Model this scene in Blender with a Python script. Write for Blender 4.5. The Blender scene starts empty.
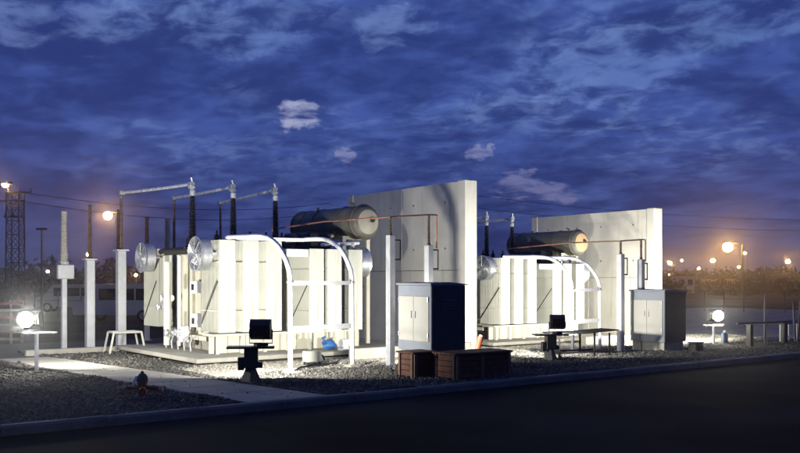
import bpy, bmesh, math, random
import numpy as np
from mathutils import Vector, Matrix

random.seed(7)
PI = math.pi
R = math.radians
S = bpy.context.scene
COL = S.collection

# ------------------------------------------------------------------ camera, sky, exposure
cam_d = bpy.data.cameras.new('camera')
cam = bpy.data.objects.new('camera', cam_d)
COL.objects.link(cam)
cam.location = (0, 0, 2.1)
cam.rotation_euler = (R(90), 0, R(-36.8))
cam_d.sensor_width = 36
cam_d.lens = 888 / 800 * 36
cam_d.shift_y = 0.0669
cam_d.clip_start = 0.1
cam_d.clip_end = 5000
S.camera = cam

S.view_settings.view_transform = 'Standard'
S.view_settings.look = 'None'
S.view_settings.exposure = 0
S.view_settings.gamma = 1
S.render.engine = 'CYCLES'
S.cycles.max_bounces = 6
S.cycles.diffuse_bounces = 3
S.cycles.glossy_bounces = 3
S.cycles.sample_clamp_indirect = 4


class NT:
    """tiny node helper"""
    def __init__(s, nt):
        s.nt = nt
        nt.nodes.clear()

    def n(s, t, **kw):
        nd = s.nt.nodes.new(t)
        for k, v in kw.items():
            if k.startswith('i_'):
                nd.inputs[k[2:].replace('_', ' ')].default_value = v
            else:
                setattr(nd, k, v)
        return nd

    def l(s, a, b):
        s.nt.links.new(a, b)

    def math(s, op, a, b=None, c=None, clamp=False):
        nd = s.nt.nodes.new('ShaderNodeMath')
        nd.operation = op
        nd.use_clamp = clamp
        for i, v in enumerate((a, b, c)):
            if v is None:
                continue
            if isinstance(v, (int, float)):
                nd.inputs[i].default_value = v
            else:
                s.l(v, nd.inputs[i])
        return nd.outputs[0]

    def mix(s, f, a, b, mode='MIX'):
        nd = s.nt.nodes.new('ShaderNodeMix')
        nd.data_type = 'RGBA'
        nd.blend_type = mode
        for i, v in ((0, f), (6, a), (7, b)):
            if isinstance(v, (int, float)):
                nd.inputs[i].default_value = v
            elif isinstance(v, tuple):
                nd.inputs[i].default_value = v if len(v) == 4 else (*v, 1)
            else:
                s.l(v, nd.inputs[i])
        return nd.outputs[2]

    def maprange(s, v, a, b, c=0.0, d=1.0, smooth=True):
        nd = s.nt.nodes.new('ShaderNodeMapRange')
        nd.interpolation_type = 'SMOOTHSTEP' if smooth else 'LINEAR'
        s.l(v, nd.inputs[0])
        for i, x in zip((1, 2, 3, 4), (a, b, c, d)):
            nd.inputs[i].default_value = x
        return nd.outputs[0]

    def noise(s, vec, scale, detail=4, rough=.55, dist=0.0):
        nd = s.nt.nodes.new('ShaderNodeTexNoise')
        nd.inputs['Scale'].default_value = scale
        nd.inputs['Detail'].default_value = detail
        nd.inputs['Roughness'].default_value = rough
        nd.inputs['Distortion'].default_value = dist
        if vec is not None:
            s.l(vec, nd.inputs['Vector'])
        return nd.outputs['Fac']


def build_sky():
    w = bpy.data.worlds.new('World')
    S.world = w
    w.use_nodes = True
    t = NT(w.node_tree)
    out = t.n('ShaderNodeOutputWorld')
    bg = t.n('ShaderNodeBackground')
    t.l(bg.outputs[0], out.inputs[0])
    sky = t.n('ShaderNodeTexSky', sky_type='NISHITA', sun_disc=False)
    sky.sun_elevation = R(-3.5)
    sky.sun_rotation = R(200)
    sky.altitude = 50
    sky.ozone_density = 3.0
    tc = t.n('ShaderNodeTexCoord')
    sep = t.n('ShaderNodeSeparateXYZ')
    t.l(tc.outputs['Generated'], sep.inputs[0])
    x, y, z = sep.outputs
    zc = t.math('MAXIMUM', z, 0.0)
    zz = t.math('ADD', zc, 0.17)
    comb = t.n('ShaderNodeCombineXYZ')
    t.l(t.math('DIVIDE', x, zz), comb.inputs[0])
    t.l(t.math('DIVIDE', y, zz), comb.inputs[1])
    comb.inputs[2].default_value = 3.7
    P = comb.outputs[0]
    mp = t.n('ShaderNodeMapping')
    t.l(P, mp.inputs[0])
    mp.inputs['Rotation'].default_value = (0, 0, R(20))
    mp.inputs['Scale'].default_value = (1.0, 0.85, 1)
    n_big = t.noise(mp.outputs[0], 1.1, 4, .5, .3)
    n_mid = t.noise(mp.outputs[0], 3.6, 5, .55, .4)
    n_fin = t.noise(mp.outputs[0], 10, 6, .6, .4)
    n_sm = t.noise(mp.outputs[0], 4.6, 6, .58, .5)
    # cloud deck: thick dark undersides and thinner parts
    thick = t.math('ADD', t.math('MULTIPLY', n_big, .30), t.math('ADD', t.math('MULTIPLY', n_mid, .45), t.math('MULTIPLY', n_fin, .25)))
    deck_v = t.maprange(thick, .40, .61)
    deck = t.mix(deck_v, (.024, .043, .190), (.059, .105, .375))
    # soft lighter seams between the cloud masses
    rid = t.maprange(t.math('ABSOLUTE', t.math('SUBTRACT', n_sm, .53)), .0, .11, 1, 0)
    seam = t.math('MULTIPLY', rid, t.maprange(n_big, .42, .60))
    seam = t.math('MULTIPLY', seam, t.maprange(n_fin, .38, .62, .1, 1))
    seam = t.math('MULTIPLY', seam, t.maprange(zc, .04, .20, .10, .46))
    skyb = t.mix(1.0, sky.outputs[0], (.9, .9, .9), 'MULTIPLY')
    gapcol = t.mix(.06, (.19, .30, .62), skyb)
    c = t.mix(seam, deck, gapcol)
    # ragged outline for the torn spots
    nc = t.n('ShaderNodeTexNoise')
    nc.inputs['Scale'].default_value = 26
    nc.inputs['Detail'].default_value = 5
    nc.inputs['Roughness'].default_value = .62
    t.l(tc.outputs['Generated'], nc.inputs['Vector'])
    wv = t.n('ShaderNodeVectorMath', operation='SUBTRACT')
    t.l(nc.outputs['Color'], wv.inputs[0])
    wv.inputs[1].default_value = (.5, .5, .5)
    wm = t.n('ShaderNodeVectorMath', operation='MULTIPLY_ADD')
    t.l(wv.outputs[0], wm.inputs[0])
    wm.inputs[1].default_value = (.08, .08, .06)
    t.l(tc.outputs['Generated'], wm.inputs[2])
    # small bright torn spots in the deck: direction (x, y on the cloud plane), radius

    def spot(px, py, sx, sy, amp):
        el = (280 - py) / 888
        tt = (px - 400) / 888
        dv = Vector((.599 + .801 * tt, .801 - .599 * tt, el)).normalized()
        rt = Vector((.801, -.599, 0))
        d1 = t.n('ShaderNodeVectorMath', operation='SUBTRACT')
        t.l(wm.outputs[0], d1.inputs[0])
        d1.inputs[1].default_value = dv
        d2 = t.n('ShaderNodeVectorMath', operation='DOT_PRODUCT')
        t.l(d1.outputs[0], d2.inputs[0])
        d2.inputs[1].default_value = rt
        s2 = t.n('ShaderNodeSeparateXYZ')
        t.l(d1.outputs[0], s2.inputs[0])
        a = t.math('MULTIPLY', d2.outputs['Value'], 888 / sx)
        b = t.math('MULTIPLY', s2.outputs[2], 888 / sy)
        r2 = t.math('ADD', t.math('MULTIPLY', a, a), t.math('MULTIPLY', b, b))
        # keep it to this side of the sky
        fr = t.n('ShaderNodeVectorMath', operation='DOT_PRODUCT')
        t.l(tc.outputs['Generated'], fr.inputs[0])
        fr.inputs[1].default_value = dv
        m = t.maprange(r2, 1.0, 0.0)
        m = t.math('MULTIPLY', m, t.math('GREATER_THAN', fr.outputs['Value'], 0.5))
        nn = t.math('ADD', t.math('MULTIPLY', n_fin, .6), t.math('MULTIPLY', n_mid, .4))
        m = t.math('MULTIPLY', t.maprange(m, 0, .7), t.maprange(t.math('ADD', nn, t.math('MULTIPLY', m, .11)), .50, .69))
        return t.math('MULTIPLY', m, amp)
    for px, py, sx, sy, amp, colr in (
            (296, 114, 30, 17, .8, (.46, .49, .68)),
            (396, 26, 60, 30, .42, (.22, .33, .66)),
            (40, 18, 110, 40, .40, (.22, .32, .62)),
            (600, 66, 110, 55, .42, (.18, .29, .62)),
            (532, 190, 52, 16, .50, (.28, .30, .52)),
            (516, 106, 70, 18, .40, (.20, .30, .60)),
            (720, 20, 120, 30, .36, (.18, .30, .62)),
            (478, 153, 16, 10, .6, (.32, .35, .60)),
            (338, 159, 16, 10, .6, (.32, .35, .60)),
            (226, 30, 110, 30, .36, (.19, .30, .62))):
        c = t.mix(spot(px, py, sx, sy, amp), c, colr)
    # dimmer and more violet towards the horizon
    hz = t.maprange(zc, 0.0, .20)
    c = t.mix(hz, t.mix(1.0, c, (.92, .70, .62), 'MULTIPLY'), c)
    gl = t.maprange(z, -.05, 0.0)
    c = t.mix(gl, (.02, .02, .03), c)
    t.l(c, bg.inputs[0])
    bg.inputs[1].default_value = 1.0


build_sky()

# ------------------------------------------------------------------ materials
MATS = {}


def mat(name, col, rough=.6, metal=0.0, var=.12, vscale=3.0, bump=0.0, bscale=40.0, spec=.4, dirt=None, streak=False):
    if name in MATS:
        return MATS[name]
    m = bpy.data.materials.new(name)
    m.use_nodes = True
    t = NT(m.node_tree)
    out = t.n('ShaderNodeOutputMaterial')
    bs = t.n('ShaderNodeBsdfPrincipled')
    t.l(bs.outputs[0], out.inputs[0])
    tc = t.n('ShaderNodeTexCoord')
    vec = tc.outputs['Object']
    n1 = t.noise(vec, vscale, 5, .6)
    v = t.maprange(n1, .3, .7, 1 - var, 1 + var)
    cc = t.n('ShaderNodeVectorMath', operation='SCALE')
    cc.inputs[0].default_value = col
    t.l(v, cc.inputs['Scale'])
    colr = cc.outputs[0]
    if dirt:
        if streak:
            mp = t.n('ShaderNodeMapping')
            t.l(vec, mp.inputs[0])
            mp.inputs['Scale'].default_value = (6, 6, .5)
            nd = t.noise(mp.outputs[0], 1.0, 5, .6)
        else:
            nd = t.noise(vec, vscale * 2.3, 6, .65)
        colr = t.mix(t.maprange(nd, .52, .75, 0, .6), colr, dirt)
    t.l(colr, bs.inputs['Base Color'])
    rv = t.maprange(t.noise(vec, vscale * 4, 3), .3, .7, max(rough - .08, .02), min(rough + .08, 1))
    t.l(rv, bs.inputs['Roughness'])
    bs.inputs['Metallic'].default_value = metal
    bs.inputs['Specular IOR Level'].default_value = spec
    if bump:
        b = t.n('ShaderNodeBump')
        b.inputs['Strength'].default_value = bump
        b.inputs['Distance'].default_value = .02
        t.l(t.noise(vec, bscale, 5, .65), b.inputs['Height'])
        t.l(b.outputs[0], bs.inputs['Normal'])
    MATS[name] = m
    return m


def glow(name, col, strength):
    if name in MATS:
        return MATS[name]
    m = bpy.data.materials.new(name)
    m.use_nodes = True
    t = NT(m.node_tree)
    out = t.n('ShaderNodeOutputMaterial')
    e = t.n('ShaderNodeEmission')
    e.inputs[0].default_value = (*col, 1)
    e.inputs[1].default_value = strength
    t.l(e.outputs[0], out.inputs[0])
    MATS[name] = m
    return m


M_CREAM = mat('cream_paint', (.51, .515, .445), .45, var=.08, vscale=1.2, dirt=(.33, .26, .16), streak=True)
M_CREAM2 = mat('tank_paint', (.55, .53, .43), .5, var=.07, vscale=1.5, dirt=(.35, .31, .22), streak=True)
M_WHITE = mat('white_pipe_paint', (.72, .73, .74), .4, var=.05, vscale=2, dirt=(.5, .5, .48))
M_GALV = mat('galvanised_steel', (.50, .52, .55), .38, metal=.75, var=.16, vscale=9)
M_GALVP = mat('galvanised_post', (.40, .41, .43), .5, metal=.25, var=.12, vscale=4, dirt=(.36, .36, .36), streak=True)
M_ALU = mat('aluminium_tube', (.66, .68, .70), .3, metal=.6, var=.08, vscale=4)
M_BLACK = mat('black_porcelain', (.012, .012, .015), .25, var=.2)
M_DARK = mat('dark_metal', (.018, .018, .02), .5, var=.2)
M_CABLE = mat('black_cable', (.012, .012, .012), .6)
M_BROWNP = mat('brown_porcelain', (.075, .048, .035), .3, var=.15)
M_GREYP = mat('grey_porcelain', (.34, .33, .29), .35, var=.1)
M_CONC = mat('wall_concrete', (.60, .59, .52), .85, var=.08, vscale=1.1, bump=.25, bscale=30, dirt=(.36, .345, .29), streak=True)
M_CONC2 = mat('slab_concrete', (.30, .29, .25), .9, var=.16, vscale=2.2, bump=.35, bscale=35, dirt=(.24, .22, .18))
M_KERB = mat('kerb_concrete', (.11, .11, .108), .9, var=.2, vscale=3, bump=.4, bscale=40, dirt=(.18, .17, .15))
M_COPPER = mat('copper_tube', (.42, .20, .12), .4, metal=.7, var=.2, vscale=6)
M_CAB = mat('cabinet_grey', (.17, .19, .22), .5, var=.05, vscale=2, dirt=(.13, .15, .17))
M_CABSIDE = mat('cabinet_side_shade', (.030, .032, .042), .55, var=.15)  # shade of the unlit cabinet side put into the colour
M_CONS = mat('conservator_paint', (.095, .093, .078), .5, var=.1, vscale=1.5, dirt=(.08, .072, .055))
M_DOOR = mat('cabinet_door_cream', (.33, .325, .295), .45, var=.04, vscale=2)
M_CABDK = mat('cabinet_roof', (.06, .06, .07), .5)
M_WOOD = mat('brown_wood', (.085, .033, .020), .75, var=.3, vscale=6, bump=.3, bscale=60)
M_BATTEN = mat('pale_batten', (.14, .09, .06), .75, var=.25, vscale=6)
M_ORANGE = mat('orange_plastic', (.75, .13, .06), .5, var=.08)
M_RED = mat('dark_red_paint', (.20, .018, .015), .45, var=.2, vscale=8)
M_DOME = mat('grey_dome_paint', (.06, .06, .055), .5)
M_PINK = mat('pink_cap_paint', (.42, .20, .17), .5)
M_BLUE = mat('blue_plastic', (.02, .085, .25), .45, var=.15, vscale=8)
M_ASPH = mat('asphalt', (.018, .0183, .0192), .95, var=.6, vscale=.35, bump=.7, bscale=70, spec=.04, dirt=(.025, .0248, .0245))
M_GRAVB = mat('gravel_bed', (.075, .072, .066), .95, var=.35, vscale=14, bump=.8, bscale=45)
M_EARTH = mat('yard_earth', (.055, .050, .040), .95, var=.35, vscale=.25, bump=.4, bscale=12, spec=.03, dirt=(.03, .035, .02))
M_LEAF = mat('dark_foliage', (.020, .024, .012), .8, var=.45, vscale=.3)
M_BARK = mat('bark', (.05, .04, .03), .9)
M_LATT = mat('tower_steel', (.10, .10, .105), .6, metal=.3)
M_WVAN = mat('white_van_paint', (.34, .34, .33), .4, var=.04)
M_GLASS = mat('dark_glass', (.015, .017, .02), .08, spec=.6)
M_TYRE = mat('tyre_rubber', (.015, .015, .015), .85)
M_RIM = mat('wheel_rim', (.30, .30, .31), .4, metal=.7)
M_REDW = mat('red_band', (.16, .06, .055), .6)
M_TIMB = mat('grey_timber', (.20, .17, .14), .85, var=.25, vscale=6)
M_TAN = mat('tan_tone', (.36, .25, .14), .55, var=.1, vscale=3)


# ------------------------------------------------------------------ mesh helpers
class MB:
    def __init__(s):
        s.bm = bmesh.new()

    def _xf(s, verts, m):
        bmesh.ops.transform(s.bm, matrix=m, verts=verts)

    def box(s, lo, hi, rot=None, bevel=0.0, about=None):
        c = [(a + b) / 2 for a, b in zip(lo, hi)]
        d = [abs(b - a) for a, b in zip(lo, hi)]
        r = bmesh.ops.create_cube(s.bm, size=1)
        vs = r['verts']
        bmesh.ops.scale(s.bm, vec=d, verts=vs)
        if bevel:
            es = list({e for v in vs for e in v.link_edges})
            rr = bmesh.ops.bevel(s.bm, geom=es, offset=bevel, segments=1, affect='EDGES', profile=.5)
            vs = list({v for f in rr['faces'] for v in f.verts} | {v for v in vs if v.is_valid})
        m = Matrix.Translation(c)
        if rot is not None:
            m = m @ rot
        s._xf(vs, m)
        return s

    def cyl(s, p0, p1, r0, r1=None, seg=10, caps=True):
        r1 = r0 if r1 is None else r1
        p0, p1 = Vector(p0), Vector(p1)
        d = p1 - p0
        L = d.length
        r = bmesh.ops.create_cone(s.bm, cap_ends=caps, segments=seg, radius1=r0, radius2=max(r1, 1e-4), depth=L)
        q = d.to_track_quat('Z', 'Y').to_matrix().to_4x4()
        s._xf(r['verts'], Matrix.Translation((p0 + p1) / 2) @ q)
        return s

    def tube(s, pts, r, seg=8, caps=True):
        pts = [Vector(p) for p in pts]
        rings = []
        up = None
        for i, p in enumerate(pts):
            a = pts[max(i - 1, 0)]
            b = pts[min(i + 1, len(pts) - 1)]
            t = (b - a).normalized()
            if up is None:
                up = Vector((0, 0, 1)) if abs(t.z) < .9 else Vector((1, 0, 0))
            u = (up - t * up.dot(t)).normalized()
            v = t.cross(u)
            up = u
            rr = r[i] if isinstance(r, (list, tuple)) else r
            rings.append([s.bm.verts.new(p + (u * math.cos(2 * PI * k / seg) + v * math.sin(2 * PI * k / seg)) * rr)
                          for k in range(seg)])
        for a, b in zip(rings, rings[1:]):
            for k in range(seg):
                s.bm.faces.new((a[k], a[(k + 1) % seg], b[(k + 1) % seg], b[k]))
        if caps:
            s.bm.faces.new(rings[0][::-1])
            s.bm.faces.new(rings[-1])
        return s

    def lathe(s, prof, origin=(0, 0, 0), axis=(0, 0, 1), seg=14, caps=True):
        """prof: list of (radius, height)"""
        q = Vector(axis).to_track_quat('Z', 'Y')
        o = Vector(origin)
        rings = []
        for rad, h in prof:
            rad = max(rad, 1e-4)
            rings.append([s.bm.verts.new(o + q @ Vector((rad * math.cos(2 * PI * k / seg), rad * math.sin(2 * PI * k / seg), h)))
                          for k in range(seg)])
        for a, b in zip(rings, rings[1:]):
            for k in range(seg):
                s.bm.faces.new((a[k], a[(k + 1) % seg], b[(k + 1) % seg], b[k]))
        if caps:
            s.bm.faces.new(rings[0][::-1])
            s.bm.faces.new(rings[-1])
        return s

    def torus(s, c, axis, Rr, r, seg=24, ms=5):
        q = Vector(axis).to_track_quat('Z', 'Y')
        c = Vector(c)
        pts = []
        for i in range(seg):
            a = 2 * PI * i / seg
            cen = Vector((math.cos(a), math.sin(a), 0))
            ring = []
            for k in range(ms):
                b = 2 * PI * k / ms
                ring.append(s.bm.verts.new(c + q @ (cen * (Rr + r * math.cos(b)) + Vector((0, 0, r * math.sin(b))))))
            pts.append(ring)
        for i in range(seg):
            a, b = pts[i], pts[(i + 1) % seg]
            for k in range(ms):
                s.bm.faces.new((a[k], b[k], b[(k + 1) % ms], a[(k + 1) % ms]))
        return s

    def prism(s, poly, axis, a, b):
        """poly in the plane across axis ('x': (y,z), 'y': (x,z), 'z': (x,y)) extruded from a to b"""
        def pt(p, h):
            return {'x': (h, p[0], p[1]), 'y': (p[0], h, p[1]), 'z': (p[0], p[1], h)}[axis]
        A = [s.bm.verts.new(pt(p, a)) for p in poly]
        B = [s.bm.verts.new(pt(p, b)) for p in poly]
        n = len(poly)
        s.bm.faces.new(A[::-1])
        s.bm.faces.new(B)
        for i in range(n):
            s.bm.faces.new((A[i], A[(i + 1) % n], B[(i + 1) % n], B[i]))
        return s

    def mesh(s, name, m, smooth=35):
        bmesh.ops.recalc_face_normals(s.bm, faces=s.bm.faces)
        me = bpy.data.meshes.new(name)
        s.bm.to_mesh(me)
        s.bm.free()
        me.materials.append(m)
        if smooth:
            for p in me.polygons:
                p.use_smooth = True
            me.set_sharp_from_angle(angle=R(smooth))
        return me

    def build(s, name, m, parent=None, loc=None, smooth=35):
        return put(name, s.mesh(name, m, smooth), parent, loc)


def put(name, me, parent=None, loc=None, rot=None):
    o = bpy.data.objects.new(name, me)
    COL.objects.link(o)
    if parent is not None:
        o.parent = parent
    if loc is not None:
        o.location = loc
    if rot is not None:
        o.rotation_euler = rot
    return o


def tag(o, label, cat, group=None, kind=None):
    if label:
        o['label'] = label
    if cat:
        o['category'] = cat
    if group:
        o['group'] = group
    if kind:
        o['kind'] = kind
    return o


def thing(name, label, cat, loc=(0, 0, 0), rz=0, group=None, scale=1.0):
    o = bpy.data.objects.new(name, None)
    COL.objects.link(o)
    o.empty_display_size = .2
    o.location = loc
    o.rotation_euler = (0, 0, rz)
    o.scale = (scale,) * 3
    return tag(o, label, cat, group)


def dup(o, parent=None, loc=None, rz=None, scale=None, label=None):
    c = o.copy()
    COL.objects.link(c)
    if parent is not None:
        c.parent = parent
    if loc is not None:
        c.location = loc
    if rz is not None:
        c.rotation_euler = (0, 0, rz)
    if scale is not None:
        c.scale = (scale,) * 3
    if label:
        c['label'] = label
    for ch in list(o.children):
        dup(ch, c)
    return c


def structure(o):
    o['kind'] = 'structure'
    return o


# ------------------------------------------------------------------ ground, road, kerb, path, gravel
def sheet(name, poly, z, m, kind='structure'):
    me = bpy.data.meshes.new(name)
    me.from_pydata([(x, y, z) for x, y in poly], [], [tuple(range(len(poly)))])
    me.materials.append(m)
    o = put(name, me)
    o['kind'] = kind
    return o


sheet('ground', [(-2500, -2500), (2500, -2500), (2500, 2500), (-2500, 2500)], -.12, M_EARTH)
sheet('road', [(-400, -60), (600, -60), (600, 13.38), (-400, 13.38)], -.112, M_ASPH)
# the yard: a raised bed of gravel
gb = MB()
gb.box((-40, 13.56, -.11), (26.9, 31, 0))
structure(gb.build('gravel_bed', M_GRAVB, smooth=0))
gb = MB()
gb.box((26.9, 13.56, -.11), (60, 40, -.004))
structure(gb.build('gravel_yard', mat('pale_hardstanding', (.24, .225, .18), .95, var=.3, vscale=1.5, bump=.6, bscale=30), smooth=0))

kerb = bpy.data.objects.new('kerb', None)
COL.objects.link(kerb)
structure(kerb)
km = MB()
km.prism([(13.38, -.11), (13.56, -.11), (13.56, .035), (13.42, .035), (13.38, .0)], 'x', .006, 1.494)
kme = km.mesh('kerb_stone', M_KERB, 0)
for i in range(-6, 44):
    put('kerb_stone', kme, kerb, (i * 1.5, random.uniform(-.006, .006), random.uniform(-.006, .006)))

path = bpy.data.objects.new('path', None)
COL.objects.link(path)
structure(path)


def path_edge(t):
    l0, l1 = Vector((6.95, 13.57)), Vector((5.45, 24.9))
    r0, r1 = Vector((8.5, 13.57)), Vector((6.75, 24.9))
    return l0.lerp(l1, t), r0.lerp(r1, t)


NS = 9
for i in range(NS):
    a0, b0 = path_edge(i / NS + .001)
    a1, b1 = path_edge((i + 1) / NS - .001)
    m = MB()
    z = .035 + random.uniform(-.006, .006)
    m.prism([tuple(a0), tuple(b0), tuple(b1), tuple(a1)], 'z', -.03, z)
    m.build('path_slab', M_CONC2, path, smooth=0)


def stones(name, n, region, inside, size, m, seed):
    rng = np.random.default_rng(seed)
    x0, x1, y0, y1 = region
    P = np.stack([rng.uniform(x0, x1, n), rng.uniform(y0, y1, n)], 1)
    keep = inside(P[:, 0], P[:, 1])
    P = P[keep]
    n = len(P)
    base = np.array([(1, 0, 0), (-1, 0, 0), (0, 1, 0), (0, -1, 0), (0, 0, 1), (0, 0, -1)], float)
    F = np.array([(0, 2, 4), (2, 1, 4), (1, 3, 4), (3, 0, 4), (2, 0, 5), (1, 2, 5), (3, 1, 5), (0, 3, 5)])
    V = np.repeat(base[None], n, 0) * rng.uniform(.7, 1.25, (n, 6, 1))
    V += rng.uniform(-.28, .28, (n, 6, 3))
    sc = size * rng.lognormal(0, .35, (n, 1, 1)) * rng.uniform((.8, .8, .5), (1.2, 1.2, .85), (n, 1, 3))
    V = V * sc
    a = rng.uniform(0, 2 * PI, n)
    ca, sa = np.cos(a)[:, None], np.sin(a)[:, None]
    X = V[:, :, 0] * ca - V[:, :, 1] * sa
    Y = V[:, :, 0] * sa + V[:, :, 1] * ca
    V[:, :, 0] = X + P[:, None, 0]
    V[:, :, 1] = Y + P[:, None, 1]
    # low uneven swells of the raked surface
    sw = .02 * np.sin(P[:, 0] * 2.1 + 1.3 * np.sin(P[:, 1] * 1.7)) + .018 * np.sin(P[:, 1] * 3.1 + P[:, 0])
    V[:, :, 2] += (rng.uniform(0, size * .9, n) + np.maximum(sw, -.005))[:, None]
    me = bpy.data.meshes.new(name)
    me.vertices.add(n * 6)
    me.vertices.foreach_set('co', V.reshape(-1))
    idx = (F[None] + (np.arange(n) * 6)[:, None, None]).reshape(-1)
    nf = n * 8
    me.loops.add(nf * 3)
    me.loops.foreach_set('vertex_index', idx.astype(np.int32))
    me.polygons.add(nf)
    me.polygons.foreach_set('loop_start', np.arange(0, nf * 3, 3, dtype=np.int32))
    me.update(calc_edges=True)
    me.validate()
    me.materials.append(m)
    o = put(name, me)
    o['kind'] = 'stuff'
    return o


def m_stone(name, c0, c1, c2):
    m = bpy.data.materials.new(name)
    m.use_nodes = True
    t = NT(m.node_tree)
    out = t.n('ShaderNodeOutputMaterial')
    bs = t.n('ShaderNodeBsdfPrincipled')
    t.l(bs.outputs[0], out.inputs[0])
    g = t.n('ShaderNodeNewGeometry')
    cr = t.n('ShaderNodeValToRGB')
    t.l(g.outputs['Random Per Island'], cr.inputs[0])
    e = cr.color_ramp.elements
    e[0].color = c0
    e[1].color = c2
    x = e.new(.55)
    x.color = c1
    t.l(cr.outputs[0], bs.inputs['Base Color'])
    bs.inputs['Roughness'].default_value = .85
    bs.inputs['Specular IOR Level'].default_value = .25
    return m


M_STONE = m_stone('stone', (.035, .034, .032, 1), (.07, .067, .060, 1), (.15, .143, .128, 1))
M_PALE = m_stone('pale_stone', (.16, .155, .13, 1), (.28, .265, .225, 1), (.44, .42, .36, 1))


def not_path(x, y):
    t = (y - 13.57) / 11.33
    l = 6.95 - 1.5 * t
    r = 8.5 - 1.75 * t
    return ~((x > l - .02) & (x < r + .02))




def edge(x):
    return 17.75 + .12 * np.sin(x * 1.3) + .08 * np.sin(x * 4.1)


stones('gravel', 105000, (.5, 30, 13.58, 19.7), lambda x, y: not_path(x, y) & ((y < edge(x)) | (x < 8.3)), .0225, M_STONE, 1)
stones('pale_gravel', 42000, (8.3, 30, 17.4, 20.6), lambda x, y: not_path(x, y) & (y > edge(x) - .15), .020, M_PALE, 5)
stones('loose_gravel', 260, (5.6, 8.4, 13.6, 23), lambda x, y: ~not_path(x, y), .013, M_STONE, 9).location = (0, 0, .026)
g2 = stones('gravel', 20000, (-2, 8.9, 19.7, 27), lambda x, y: not_path(x, y), .03, M_STONE, 2)

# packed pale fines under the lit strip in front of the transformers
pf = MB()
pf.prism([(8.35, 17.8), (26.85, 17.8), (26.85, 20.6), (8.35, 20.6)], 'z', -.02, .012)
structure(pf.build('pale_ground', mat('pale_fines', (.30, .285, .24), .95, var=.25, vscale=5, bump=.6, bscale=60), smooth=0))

# ------------------------------------------------------------------ foundations and bund walls
def foundation(x0, y0, sc, zt):
    e = bpy.data.objects.new('foundation', None)
    COL.objects.link(e)
    structure(e)
    e.location = (x0, y0, 0)
    e.scale = (sc,) * 3
    m = MB()
    m.box((-.85, -.55, .09), (6.6, 5.2, .2), bevel=.015)
    m.build('slab', M_CONC2, e, smooth=0)
    m = MB()
    m.box((-.35, -.2, -.02), (6.3, 5.0, .088))
    m.build('footing', M_CONC2, e, smooth=0)
    for xx in (.45, 2.1, 3.75):
        m = MB()
        m.box((xx, 1.2, .202), (xx + .55, 3.65, .5), bevel=.02)
        m.build('plinth_block', M_CONC2, e, smooth=0)
    return e


T1 = (9.69, 20.5)
T2 = (19.3, 20.5)
foundation(*T1, 1.0, 0)
foundation(*T2, .9, 0)


def bund(x0, x1, y0, y1, h, label):
    m = MB()
    m.box((x0, y0, -.05), (x1, y1, h), bevel=.015)
    o = m.build('bund_wall', M_CONC2, smooth=0)
    return tag(o, label, 'low wall', 'low concrete bund walls')


bund(6.4, 9.6, 25.75, 25.95, .16, 'long low concrete kerb wall behind the grey frame and tall posts on the left')
bund(12.9, 17.1, 19.3, 19.5, .30, 'low yellowish concrete wall behind the white square post left of the grey cabinet')
bund(21.9, 26.0, 19.3, 19.5, .26, 'low concrete wall beneath the far curved pipe frame near the second wall')


# ------------------------------------------------------------------ fire walls
tm = MB()
tm.lathe([(.032, 0), (.032, .004), (.02, .006)], (0, 0, 0), (-1, 0, 0), 10)
tie_me = tm.mesh('tie_hole', mat('tie_plug', (.10, .095, .085), .9), 0)


def firewall(x0, y0, L, H, th, label, tan=False):
    t = thing('firewall', label, 'wall', (x0, y0, 0), 0, 'concrete fire walls beside the transformers')
    pw = .34
    for yy in (0, L - pw):
        m = MB()
        m.box((0, yy, -.1), (th, yy + pw, H), bevel=.02)
        m.build('end_post', M_CONC, t, smooth=0)
    n = 2
    w = (L - 2 * pw) / n
    zs = [0, H * .47, H - .03]
    for i in range(n):
        for k in range(2):
            m = MB()
            g = .006
            off = random.uniform(-.004, .004) + .012
            m.box((off, pw + i * w + g, (-.1 if k == 0 else zs[k] + g)), (th - .012, pw + (i + 1) * w - g, zs[k + 1] - (g if k == 0 else 0)), bevel=.008)
            pn = m.build('wall_panel', M_CONC, t, smooth=0)
            za, zb2 = zs[k], zs[k + 1]
            for fy in (.22, .78):
                for fz in (.25, .78):
                    put('tie_hole', tie_me, pn, (off - .002, pw + (i + fy) * w, za + (zb2 - za) * fz))
    m = MB()
    m.box((.10, .2, -.1), (th - .10, L - .2, H - .12))
    m.build('core', M_CONC2, t, smooth=0)
    return t


firewall(17.4, 20.0, 6.35, 5.1, .46, 'tall pale concrete fire wall nearest the camera, right of the larger transformer')
firewall(26.2, 19.9, 6.1, 4.68, .46, 'farther and lower pale concrete fire wall, right of the second transformer')


# ------------------------------------------------------------------ transformer
def plate_mesh(w, h):
    """one pressed radiator plate with shallow vertical flutes, thin along y"""
    m = MB()
    n = 5
    xs, ys = [], []
    for i in range(n):
        a = w * i / n
        b = w * (i + 1) / n
        xs += [a + .006, a + .022, b - .022, b - .006]
        ys += [.003, .0085, .0085, .003]
    xs = [0] + xs + [w]
    ys = [.003] + ys + [.003]
    bm = m.bm
    rows = []
    for z, k in ((0, .25), (.07, 1), (h - .07, 1), (h, .25)):
        f = [bm.verts.new((x, -y * k, z)) for x, y in zip(xs, ys)]
        bk = [bm.verts.new((x, y * k, z)) for x, y in zip(xs, ys)]
        rows.append(f + bk[::-1])
    nn = len(rows[0])
    for a, b in zip(rows, rows[1:]):
        for i in range(nn):
            bm.faces.new((a[i], a[(i + 1) % nn], b[(i + 1) % nn], b[i]))
    bm.faces.new(rows[0][::-1])
    bm.faces.new(rows[-1])
    return m.mesh('radiator_plate', M_CREAM, 25)


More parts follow.
